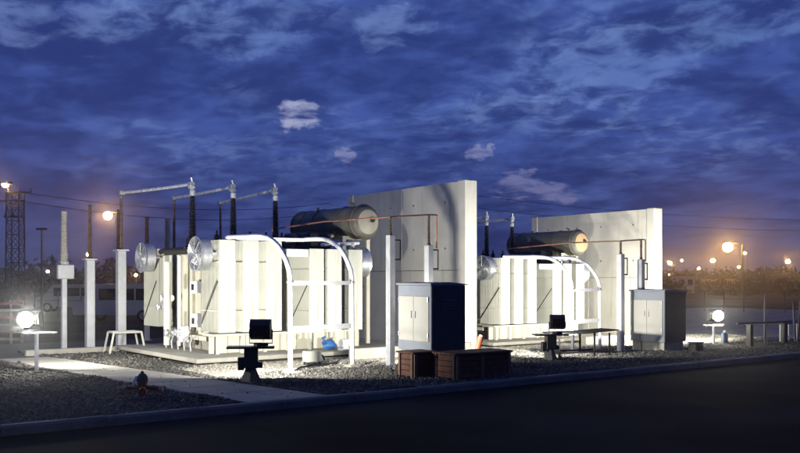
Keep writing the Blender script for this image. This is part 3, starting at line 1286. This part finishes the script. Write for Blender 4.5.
def pedestal_light(x, y, sc, aim, label, plabel):
    t = thing('power_pedestal', plabel, 'pedestal', (x, y, 0), R(-30), 'dark floodlight pedestals', sc)
    m = MB()
    m.lathe([(.21, 0), (.21, .03), (.10, .30), (.09, .32)], (0, 0, 0), (0, 0, 1), 4)
    m.build('foot', M_DARK, t, smooth=0)
    m = MB()
    m.box((-.13, -.13, .30), (.15, .13, .70), bevel=.01)
    m.build('column', M_DARK, t, smooth=0)
    for (a, b, c2, d2) in ((-.26, .26, -.134, .52), (.152, .30, .24, .42)):
        m = MB()
        m.box((a, -.09, b), (c2, .09, d2), bevel=.012)
        m.build('outlet_box', M_DARK, t, smooth=0)
    m = MB()
    m.box((-.48, -.22, .702), (.48, .22, .745), bevel=.008)
    m.build('table_plate', M_DARK, t, smooth=0)
    f = thing('floodlight', label, 'floodlight', (x, y, .745 * sc), 0, 'floodlights lighting the transformers', sc)
    d = Vector(aim).normalized()
    hx, hy = .18, -.10
    hd = flood_head(f, 'housing', (hx, hy, .34), aim, .42, .40, EM_MAIN)
    rt = Vector((d.y, -d.x, 0)).normalized()
    m = MB()
    c3 = Vector((hx, hy, .34))
    A = c3 + rt * .235
    B = c3 - rt * .235
    bs = Vector((hx, hy, .02))
    m.tube([A, Vector((A.x, A.y, .06)), Vector((B.x, B.y, .06)), B], .013, 6)
    m.box((hx - .13, hy - .08, .003), (hx + .13, hy + .08, .05), bevel=.006)
    m.build('yoke', M_DARK, f)
    return f


pedestal_light(8.45, 16.4, 1.0, (.60, .77, .17), 'black floodlight seen from behind, lighting the larger transformer', 'dark power pedestal with side boxes and wide top plate, before the larger transformer')
pedestal_light(17.1, 16.28, .92, (.60, .77, .17), 'black floodlight seen from behind, lighting the farther transformer', 'dark power pedestal with wide top plate left of the steel table')


def low_light(x, y, sc, aim, label):
    f = thing('floodlight', label, 'floodlight', (x, y, 0), 0, 'low floodlights behind the cabinets', sc)
    flood_head(f, 'housing', (0, 0, .55), aim, .34, .30, EM_LOW)
    m = MB()
    m.box((-.2, -.2, 0), (.2, .2, .03))
    m.cyl((0, -.1, .03), (0, -.1, .5), .03, seg=8)
    m.build('stand', M_DARK, f, smooth=0)


low_light(13.55, 17.0, 1.0, (.62, .72, .30), 'low floodlight hidden behind the nearer grey cabinet, lighting the nearer fire wall')
low_light(22.6, 17.35, 1.0, (.62, .72, .30), 'low floodlight hidden behind the farther grey cabinet, lighting the farther fire wall')


def stand_light(x, y, label, slabel, faces, top, armlen, sgn, em, em2, w=.42):
    t = thing('lamp_stand', slabel, 'stand', (x, y, 0), R(-36.8), 'lamp stands')
    m = MB()
    m.cyl((0, 0, 0), (0, 0, top), .045, seg=10)
    m.build('pole', M_GALVP, t)
    m = MB()
    m.box((-.26 if sgn < 0 else -armlen, -.14, top), (armlen if sgn < 0 else .26, .14, top + .035), bevel=.006)
    m.build('plate', M_GALVP, t, smooth=0)
    m = MB()
    m.box((-.2, -.2, 0), (.2, .2, .02))
    m.build('base_plate', M_GALVP, t, smooth=0)
    f = thing('floodlight', label, 'floodlight', (x, y, top + .036), R(-36.8), 'glaring floodlights on stands')
    hx = -.2 if sgn < 0 else .1
    inv = Matrix.Rotation(R(36.8), 3, 'Z')
    flood_head(f, 'added_head', (hx + sgn * -.12, .16, .30), inv @ Vector(faces[0]), .40, .36, em)  # second, stronger head added to throw the light of the one visible lamp
    dv = (inv @ Vector(faces[1])).normalized()
    sc0 = Vector((hx, -.12, .29))
    m = MB()
    m.lathe([(w * .2, -.16), (w * .42, -.13), (w * .5, -.02), (w * .52, 0), (w * .48, .005)], sc0, dv, 24)
    sh = m.build('side_head', M_DARK, f)
    m = MB()
    m.lathe([(w * .475, .006), (w * .46, .05), (w * .38, .11), (w * .22, .155), (.01, .17)], sc0, dv, 24)
    m.build('side_glass', em2, sh)  # visible lamp, kept weaker and rounded to carry the glare
    m = MB()
    m.box((hx - .2, -.13, .0), (hx + .2, .2, .05))
    m.cyl((hx, .03, .05), (hx, .03, .3), .03, seg=8)
    m.build('mount', M_DARK, f, smooth=0)
    return f


stand_light(5.5, 21.2, 'glaring white floodlight on the thin stand at far left', 'thin pale stand with flat top plate at far left, carrying the glaring floodlight',
            ((.86, .50, .12), (-.28, -.95, .05)), .88, .42, -1, EM_LEFT, EM_SEEN, .36)
stand_light(25.3, 16.9, 'glaring warm white floodlight right of the farther cabinet', 'thin stand right of the farther cabinet, carrying the glaring warm floodlight',
            ((.12, .97, .06), (-.70, -.7, .05)), .62, .3, 1, EM_RIGHT, EM_SEENR, .34)

# ------------------------------------------------------------------ steel table near the farther transformer
def steel_table(x, y, w, d, h, label, legs=6, m_top=M_DARK, m_leg=M_DARK, rz=0):
    t = thing('steel_table', label, 'table', (x, y, 0), rz, 'work tables on the gravel')
    m = MB()
    m.box((-.05, -.03, h - .04), (w * .55, d + .03, h), bevel=.006)
    m.build('table_top', m_top, t, smooth=0)
    m = MB()
    m.prism([(w * .55 + .005, h - .04), (w + .28, h + .025), (w + .28, h + .05), (w * .55 + .005, h)], 'y', -.03, d + .05)
    m.build('table_leaf', m_top, t, smooth=0)
    for i in range(legs):
        xx = [.02, w * .7, w][i % 3]
        yy = .03 if i < 3 else d - .03
        m = MB()
        m.box((xx - .02, yy - .02, 0), (xx + .02, yy + .02, h - .04))
        m.build('leg', m_leg, t, smooth=0)
    for yy in (.03, d - .03):
        m = MB()
        m.box((.04, yy - .015, .12), (w, yy + .015, .155))
        m.build('stretcher', m_leg, t, smooth=0)
    return t


M_TBL = mat('table_black', (.010, .010, .011), .95, spec=.02)
steel_table(17.68, 16.5, 1.68, .72, .68, 'dark metal table with thin legs left of the farther cabinet', m_top=M_TBL, m_leg=M_TBL, rz=R(-12))
steel_table(27.9, 16.1, 1.5, .6, .65, 'dark topped table with pale legs at the right edge', m_leg=M_WHITE)

# objects on the right
t = thing('blue_canister', 'small pale blue canister standing right of the warm floodlight', 'canister', (25.9, 16.9, 0))
m = MB()
m.lathe([(.10, 0), (.11, .02), (.11, .32), (.08, .38), (.04, .40)], (0, 0, 0), (0, 0, 1), 14)
m.build('body', mat('pale_blue_plastic', (.22, .28, .40), .5), t)
m = MB()
m.lathe([(.045, .401), (.045, .45), (.02, .455)], (0, 0, 0), (0, 0, 1), 10)
m.build('cap', M_WHITE, t)

for i, (x, y, lab) in enumerate(((25.75, 15.9, 'dark square bollard with a rail on top, nearest the warm floodlight'),
                                 (27.4, 15.7, 'dark square bollard beneath the right-hand table'))):
    t = thing('bollard', lab, 'bollard', (x, y, 0), 0, 'dark square bollards')
    m = MB()
    m.box((-.08, -.08, 0), (.08, .08, .66), bevel=.01)
    m.build('post', M_DARK, t, smooth=0)
    m = MB()
    m.box((-.1, -.1, .66), (.1, .1, .70), bevel=.01)
    m.build('cap', M_DARK, t, smooth=0)
m = MB()
m.tube([(25.2, 16.0, .73), (26.3, 15.85, .73), (27.8, 15.68, .73)], .03, 6)
tag(m.build('rail', M_DARK), 'thin dark rail laid across the bollard right of the warm floodlight', 'rail')
t = thing('thin_pole', 'thin grey pole standing behind the rail on the right', 'pole', (26.6, 15.9, 0))
m = MB()
m.cyl((0, 0, 0), (0, 0, 1.6), .03, seg=8)
m.build('shaft', M_LATT, t)
m = MB()
m.box((-.12, -.12, 0), (.12, .12, .03))
m.build('foot', M_LATT, t, smooth=0)
for k, (dx, tilt) in enumerate(((0, -.10), (.30, .12))):
    t = thing('leaning_plank', ('left' if k == 0 else 'right') + ' one of two grey planks propped up in a V behind the right-hand table', 'plank', (28.3 + dx, 15.85, 0), 0, 'propped planks')
    m = MB()
    m.box((-.05, -.015, 0), (.05, .015, 1.40), rot=Matrix.Rotation(tilt, 4, 'Y'))
    m.build('board', M_TIMB, t, smooth=0)

t = thing('junction_box', 'small dark box on the gravel at the right foot of the farther cabinet', 'box', (22.5, 15.6, 0))
m = MB()
m.box((0, 0, 0), (.35, .3, .24), bevel=.03)
m.build('body', M_DARK, t, smooth=0)
m = MB()
m.box((-.015, -.015, .241), (.365, .315, .27), bevel=.008)
m.build('lid', M_DARK, t, smooth=0)

# red hydrant-like valve in the foreground gravel
t = thing('red_hydrant', 'dark red hydrant-like valve with grey dome and two side arms in the foreground gravel', 'hydrant', (5.85, 15.55, 0), R(-36.8))
m = MB()
m.lathe([(.13, 0), (.13, .03), (.085, .05), (.08, .24), (.10, .25), (.10, .28)], (0, 0, 0), (0, 0, 1), 16)
m.build('barrel', M_RED, t)
m = MB()
m.lathe([(.10, .281), (.105, .31), (.095, .37), (.065, .41), (.03, .43), (.03, .46), (.01, .465)], (0, 0, 0), (0, 0, 1), 16)
m.build('dome', M_DOME, t)
for s in (-1, 1):
    m = MB()
    m.cyl((s * .07, 0, .17), (s * .30, .0, .15), .035, seg=10)
    a = m.build('side_arm', M_RED, t)
    m = MB()
    m.cyl((s * .30, 0, .15), (s * .37, 0, .148), .052, seg=12)
    m.build('arm_cap', M_PINK, a)
m = MB()
m.cyl((.03, -.08, .14), (.05, -.17, .12), .06, seg=12)
m.build('front_outlet', M_RED, t)
m = MB()
m.box((-.02, -.012, -.10), (.02, .012, .10), rot=Matrix.Rotation(.45, 4, 'Y'))
m.build('reflector', M_WHITE, t, (-.12, -.06, .29))

# things under the radiators
t = thing('blue_tarp_bag', 'bright blue plastic bag lying under the right radiators of the larger transformer', 'bag', (12.75, 20.2, .2))
m = MB()
rr = bmesh.ops.create_icosphere(m.bm, subdivisions=3, radius=.165)
for v in rr['verts']:
    k = 1 + .22 * math.sin(v.co.x * 23 + v.co.z * 17) * math.cos(v.co.y * 19 + 1) + random.uniform(-.05, .05)
    v.co = Vector((v.co.x * 1.2 * k, v.co.y * .9 * k, max(v.co.z * .85 * k, -.17) + .17))
m.build('sack', M_BLUE, t)
m = MB()
m.tube([(-.16, 0, .28), (-.2, .02, .36), (-.13, .0, .38)], .035, 8)
m.build('knot', M_BLUE, t)

t = thing('oil_pump', 'small white pump on the slab right of the blue bag', 'pump', (13.25, 20.15, .2))
m = MB()
m.box((-.2, -.12, 0), (.2, .12, .06), bevel=.01)
m.build('base', M_WHITE, t, smooth=0)
m = MB()
m.cyl((-.17, 0, .2), (.1, 0, .2), .11, seg=14)
m.cyl((.1, 0, .2), (.2, 0, .2), .06, seg=12)
m.box((-.1, -.05, .06), (.05, .05, .2))
m.build('motor', M_WHITE, t)
m = MB()
m.cyl((.14, 0, .2), (.14, 0, .42), .05, seg=10)
m.build('outlet', M_WHITE, t)

t = thing('pale_meter_box', 'pale box on short legs on the lit gravel between the frame posts', 'box', (11.3, 18.7, 0))
m = MB()
m.box((-.2, -.14, .10), (.2, .14, .36), bevel=.015)
m.build('body', M_CREAM, t, smooth=0)
for sx in (-.15, .15):
    for sy in (-.1, .1):
        m = MB()
        m.box((sx - .02, sy - .02, 0), (sx + .02, sy + .02, .10))
        m.build('leg', M_DARK, t, smooth=0)
m = MB()
m.tube([(.2, 0, .25), (.3, .0, .24), (.36, .02, .12)], .02, 6)
m.build('cable_gland', M_DARK, t)

m = MB()
pts = []
for i in range(24):
    f = i / 23
    pts.append((10.35 + 1.9 * f, 17.75 + 1.1 * f + .15 * math.sin(f * 7), .06 + .01 * math.sin(f * 20)))
m.tube(pts, .022, 6)
tag(m.build('hose', M_CABLE), 'thin dark hose lying on the lit gravel by the frame posts', 'hose')

# ------------------------------------------------------------------ left background: rack, vans
t = thing('barrier_rack', 'pale ladder-like barrier rack with reddish bars at the left edge', 'rack', (7.6, 33.0, -.12), R(-36.8))
for xx in (-.45, .12, .5):
    m = MB()
    m.box((xx - .035, -.03, 0), (xx + .035, .03, 1.5))
    m.build('upright', M_TIMB, t, smooth=0)
for k in range(6):
    m = MB()
    m.box((-.5, -.045, .12 + k * .25), (.55, -.031, .2 + k * .25))
    m.build('bar', M_REDW if k % 2 else M_TIMB, t, smooth=0)


def van(x, y, rz, label, L=4.6, H=2.0, W=1.8):
    t = thing('parked_van', label, 'van', (x, y, -.11), rz, 'white vehicles parked behind the yard')
    z0 = .38
    prof = [(-L / 2, z0), (-L / 2, H * .92), (-L / 2 + .12, H), (L * .22, H), (L * .34, H * .60), (L * .47, H * .52), (L / 2, H * .42), (L / 2, z0)]
    m = MB()
    m.prism(prof, 'y', -W / 2, W / 2)
    bmesh.ops.bevel(m.bm, geom=list(m.bm.edges), offset=.04, segments=2, affect='EDGES')
    m.build('body', M_WVAN, t)
    for s in (-1, 1):
        for a, b in ((-.40, -.22), (-.2, -.02), (.0, .20)):
            m = MB()
            yy = s * (W / 2 + .004)
            m.box((L * a, min(yy, yy - s * .02), H * .58), (L * b, max(yy, yy - s * .02), H * .88))
            m.build('side_window', M_GLASS, t, smooth=0)
    m = MB()
    e = Vector((L * .34 - L * .22, 0, H * .60 - H))
    n = Vector((-e.z, 0, e.x)).normalized() * .012
    A = Vector((L * .22, 0, H)) + e * .08 + n
    B = Vector((L * .22, 0, H)) + e * .92 + n
    m.prism([(A.x, A.z), (B.x, B.z), (B.x + n.x, B.z + n.z), (A.x + n.x, A.z + n.z)], 'y', -W * .42, W * .42)
    m.build('windscreen', M_GLASS, t, smooth=0)
    for s in (-1, 1):
        m = MB()
        m.box((L / 2 - .03, s * W * .33 - .14, H * .33), (L / 2 + .012, s * W * .33 + .14, H * .40))
        m.build('headlight', M_GALV, t, smooth=0)
        for xx in (-L * .30, L * .30):
            m = MB()
            m.lathe([(.2, -.1), (.32, -.1), (.34, -.06), (.34, .06), (.32, .1), (.2, .1)], (xx, s * (W / 2 - .1), .34), (0, 1, 0), 18)
            wh = m.build('wheel', M_TYRE, t)
            m = MB()
            m.lathe([(.01, -.115), (.19, -.11), (.2, -.08), (.2, .08), (.19, .11), (.01, .115)], (xx, s * (W / 2 - .1), .34), (0, 1, 0), 14)
            m.build('rim', M_RIM, wh)
    m = MB()
    m.box((-L / 2 - .03, -W * .45, z0), (-L / 2 + .05, W * .45, z0 + .16))
    m.box((L / 2 - .05, -W * .45, z0), (L / 2 + .05, W * .45, z0 + .16))
    m.build('bumper', M_DARK, t, smooth=0)
    return t


def at(px, d):
    """bench note: ground spot d metres out along the view axis at bearing px"""
    s = d * (px - 400) / 888
    return .599 * d + .801 * s, .801 * d - .599 * s


vx, vy = at(122, 47)
van(vx, vy, R(143), 'white van seen between the white posts left of the radiators')
vx, vy = at(70, 62)
van(vx, vy, R(150), 'farther white van seen left of the post with terminal box', 4.3, 1.9)

# trailer box behind
# ------------------------------------------------------------------ street lamps and far lights
EM_SOD = glow('sodium_lamp', (1.0, .54, .14), 300)
EM_SODS = glow('small_sodium_lamp', (1.0, .56, .18), 150)
EM_WSM = glow('small_white_lamp', (1.0, .86, .62), 30)
EM_SODBIG = glow('sodium_flood', (1.0, .54, .13), 165)


def globe_lamp(px, py, d, r, em, label, group, arm=0.0, post=.06):
    x, y = at(px, d)
    z = 2.1 + (280 - py) * d / 888
    t = thing('street_lamp', label, 'lamp', (x, y, -.12), R(-36.8), group)
    z += .12
    m = MB()
    m.cyl((arm, .0, 0), (arm, .0, z + r * .6), post * 1.3, post * .8, seg=8)
    if arm:
        m.tube([(arm, 0, z + r * .4), (arm * .5, 0, z + r * .9), (0, 0, z + r * .7)], post * .6, 6)
    m.build('pole', M_LATT, t)
    m = MB()
    m.lathe([(r * .2, r * 1.0), (r * .42, r * .86), (r * .42, r * .80), (r * .2, r * .80)], (0, 0, z), (0, 0, 1), 14)
    hd = m.build('lamp_head', M_LATT, t)
    m = MB()
    m.lathe([(r * .40, r * .80), (r * .80, r * .55), (r * .98, r * .1), (r * .88, -r * .45), (r * .5, -r * .85), (.02, -r * .98)], (0, 0, z), (0, 0, 1), 14)
    m.build('lamp_bowl', em, hd)
    return t


G = 'small lamps in the far distance'
globe_lamp(108, 215.5, 62, 0.29, EM_SOD, 'bright amber street lamp above the white posts on the left', 'large sodium street lamps', .9, .09)
globe_lamp(728, 247, 110, 0.62, EM_SODBIG, 'huge glaring sodium lamp high on the right', 'large sodium street lamps', 1.8, .12)
for px, py, d, r, em, lab in (
        (670, 263, 170, 0.35, EM_SOD, 'amber lamp just right of the farther fire wall'),
        (682, 260.5, 230, 0.28, EM_SODS, 'small amber lamp, second right of the farther fire wall'),
        (699, 268.5, 200, 0.25, EM_SODS, 'small amber lamp lowest left of the huge sodium lamp'),
        (713, 260.5, 150, 0.34, EM_SOD, 'amber lamp directly lower left of the huge sodium lamp'),
        (745, 253, 190, 0.28, EM_SODS, 'small amber lamp upper right beside the huge sodium lamp'),
        (739, 267, 190, 0.28, EM_SODS, 'small amber lamp lower right beneath the huge sodium lamp'),
        (788, 261.5, 150, 0.35, EM_SOD, 'amber lamp by itself near the right edge'),
        (669.5, 275, 210, 0.23, EM_SODS, 'faint amber lamp low against the right side of the farther wall'),
        (88, 254.5, 120, 0.20, EM_SODS, 'small amber lamp below the bright amber street lamp'),
        (48, 271.5, 90, 0.15, EM_WSM, 'small white lamp low at the left near the tree line'),
        (87, 282, 140, 0.11, EM_WSM, 'tiny white lamp between the left posts'),
        (136, 275, 110, 0.17, EM_SODS, 'small amber lamp just left of the left radiator fan')):
    globe_lamp(px, py, d, r, em, lab, G, .5, .05)

# pole with small head, unlit, left
x, y = at(42, 60)
t = thing('lamp_pole', 'slim unlit lamp pole right of the lattice tower', 'pole', (x, y, -.12), R(-36.8), None)
m = MB()
m.cyl((0, 0, 0), (0, 0, 5.6), .09, .06, seg=8)
m.build('shaft', M_LATT, t)
m = MB()
m.box((-.38, -.12, 5.6), (.38, .12, 5.74), bevel=.04)
m.build('head', M_LATT, t, smooth=0)

# lattice tower
x, y = at(15.5, 80)
t = thing('lattice_tower', 'dark lattice steel tower with short cross arms at far left', 'tower', (x, y, -.12), R(-36.8))
HT = 10.1
hw = .62


def lp(sx, sy, z):
    k = 1 - .12 * z / HT
    return (sx * hw * k, sy * hw * k, z)


for sx, sy in ((-1, -1), (1, -1), (1, 1), (-1, 1)):
    m = MB()
    m.tube([lp(sx, sy, 0), lp(sx, sy, HT)], .07, 5)
    m.build('leg', M_LATT, t)
nb = 8
for i in range(nb):
    za, zb = HT * i / nb, HT * (i + 1) / nb
    m = MB()
    cs = [(-1, -1), (1, -1), (1, 1), (-1, 1)]
    for k in range(4):
        a, b = cs[k], cs[(k + 1) % 4]
        m.tube([lp(*a, za), lp(*b, zb)], .035, 4)
        m.tube([lp(*b, za), lp(*a, zb)], .035, 4)
        m.tube([lp(*a, zb), lp(*b, zb)], .035, 4)
    m.build('brace', M_LATT, t)
for z, a, b in ((HT, -.7, 1.5), (HT - .75, -1.5, .9), (HT - 2.2, -1.0, .7)):
    m = MB()
    m.box((a, -.1, z - .06), (b, .1, z + .08))
    arm = m.build('cross_arm', M_LATT, t, smooth=0)
    for xx in (a + .1, b - .1, (a + b) / 2):
        m = MB()
        m.lathe([(.05, 0), (.11, .05), (.05, .1), (.11, .15), (.05, .2), (.03, .3)], (xx, 0, z + .08), (0, 0, 1), 8)
        m.build('insulator', M_BROWNP, arm)
m = MB()
m.tube([(-.55, 0, HT - .2), (-.75, 0, HT + .7), (-.72, 0, HT + .95)], .05, 6)
lb = m.build('lamp_bracket', M_LATT, t)
m = MB()
m.lathe([(.25, .25), (.32, .1), (.32, 0), (.05, 0)], (-.55, 0, HT + .75), (0, 0, 1), 12)
m.build('lamp_shade', M_LATT, lb)
m = MB()
m.lathe([(.28, 0), (.26, -.2), (.05, -.3)], (-.85, -.1, HT + .75), (0, 0, 1), 12)
m.build('lamp_bulb', EM_SODS, lb)


def wire(p0, p1, sag, r, label):
    p0, p1 = Vector(p0), Vector(p1)
    m = MB()
    m.tube([p0.lerp(p1, f) - Vector((0, 0, sag * 4 * f * (1 - f))) for f in [i / 24 for i in range(25)]], r, 4)
    return tag(m.build('power_line', M_CABLE), label, 'power line', 'power lines across the sky')


def at3(px, py, d):
    x, y = at(px, d)
    return (x, y, 2.1 + (280 - py) * d / 888)


wire(at3(22, 192, 80), at3(330, 203, 110), 1.2, .028, 'upper thin power line running right from the lattice tower')
wire(at3(12, 199, 80), at3(330, 212, 110), 1.4, .028, 'lower thin power line running right from the lattice tower')
wire(at3(478, 196, 120), at3(1000, 214, 150), 2.0, .03, 'upper thin power line across the sky on the right')
wire(at3(478, 208, 120), at3(1000, 224, 150), 2.0, .03, 'lower thin power line across the sky on the right')


# ------------------------------------------------------------------ distant woods, buildings, fences
def woods(name, spans, seed, m):
    rng = np.random.default_rng(seed)
    V, F = [], []
    for px0, px1, d0, d1, h0, h1, n in spans:
        for i in range(n):
            px = px0 + (px1 - px0) * (i + rng.uniform(-.4, .4)) / n
            d = rng.uniform(d0, d1)
            x, y = at(px, d)
            h = rng.uniform(h0, h1)
            w = h * rng.uniform(.5, .9)
            k = 170
            th = rng.uniform(0, 2 * PI, k)
            u = rng.uniform(-.8, 1, k)
            rr = np.sqrt(np.maximum(1 - u * u, 0)) * rng.uniform(.55, 1.05, k)
            lob = 1 + .25 * np.sin(th * 3 + rng.uniform(0, 6)) + .2 * np.sin(u * 7 + rng.uniform(0, 6))
            C = np.stack([x + rr * np.cos(th) * w * lob, y + rr * np.sin(th) * w * lob, h * .42 + u * h * .52 * lob], 1)
            s = h * .11 * rng.uniform(.6, 1.4, (k, 1, 1))
            q = rng.normal(0, 1, (k, 4, 3)) * .7 * s + C[:, None]
            q[:, :, 2] = np.maximum(q[:, :, 2], -.1)
            b = len(V)
            V += [tuple(p) for p in q.reshape(-1, 3)]
            F += [(b + 4 * j, b + 4 * j + 1, b + 4 * j + 2, b + 4 * j + 3) for j in range(k)]
    me = bpy.data.meshes.new(name)
    me.from_pydata(V, [], F)
    me.materials.append(m)
    o = put(name, me)
    o['kind'] = 'stuff'
    return o


woods('distant_woods', [(-120, 330, 170, 240, 3.6, 6.0, 64), (-120, 330, 120, 160, 1.5, 3.2, 46), (480, 660, 200, 260, 3.5, 6, 24),
                        (655, 960, 170, 260, 3.0, 5.0, 64), (655, 960, 120, 165, 1.2, 2.6, 56)], 3, M_LEAF)

for px, d, w, h, lab in ((686, 150, 3.0, 2.9, 'small pale site cabin in the distance right of the farther fire wall'),
                         (722, 165, 6.0, 2.4, 'low brownish shed in the distance under the huge sodium lamp')):
    x, y = at(px, d)
    t = thing('site_cabin' if w < 5 else 'low_shed', lab, 'cabin' if w < 5 else 'shed', (x, y, -.12), R(-36.8))
    m = MB()
    m.box((-w / 2, 0, 0), (w / 2, 2.5, h))
    m.build('wall', M_WVAN if w < 5 else M_TAN, t, smooth=0)
    m = MB()
    m.box((-w / 2 - .2, -.2, h), (w / 2 + .2, 2.7, h + .18))
    m.build('roof', M_LATT, t, smooth=0)
    for k in (-.25, .25):
        m = MB()
        m.box((k * w - .4, -.03, h * .45), (k * w + .4, -.003, h * .8))
        m.build('window', M_GLASS, t, smooth=0)


def fence(px0, d0, px1, d1, h, label, n):
    a = Vector(at(px0, d0))
    b = Vector(at(px1, d1))
    t = thing('wire_fence', label, 'fence', (a.x, a.y, -.12), math.atan2((b - a).y, (b - a).x), 'wire fences in the background')
    L = (b - a).length
    for i in range(n + 1):
        m = MB()
        m.cyl((L * i / n, 0, 0), (L * i / n, 0, h), .035, seg=6)
        m.build('post', M_LATT, t)
    for z in (h, h * .66, h * .33):
        m = MB()
        m.tube([(0, 0, z), (L, 0, z)], .016, 4)
        m.build('rail', M_LATT, t)
    return t


fence(650, 62, 1000, 50, 1.5, 'thin grey post and rail fence in the dark field on the right', 16)
fence(-60, 52, 300, 56, 1.5, 'thin grey post and rail fence behind the vans on the left', 16)

# ------------------------------------------------------------------ thin volume added to put a glow round the lamps
m = MB()
m.box((-320, -220, -1.2), (420, 420, 13.5))
hz = m.build('glow_haze', M_EARTH, smooth=0)
hz['kind'] = 'stuff'
hm = bpy.data.materials.new('glow_haze')
hm.use_nodes = True
t = NT(hm.node_tree)
o = t.n('ShaderNodeOutputMaterial')
v = t.n('ShaderNodeVolumePrincipled')
v.inputs['Color'].default_value = (.9, .9, .95, 1)
v.inputs['Density'].default_value = .0018
v.inputs['Anisotropy'].default_value = .94
t.l(v.outputs[0], o.inputs['Volume'])
hz.data.materials.clear()
hz.data.materials.append(hm)
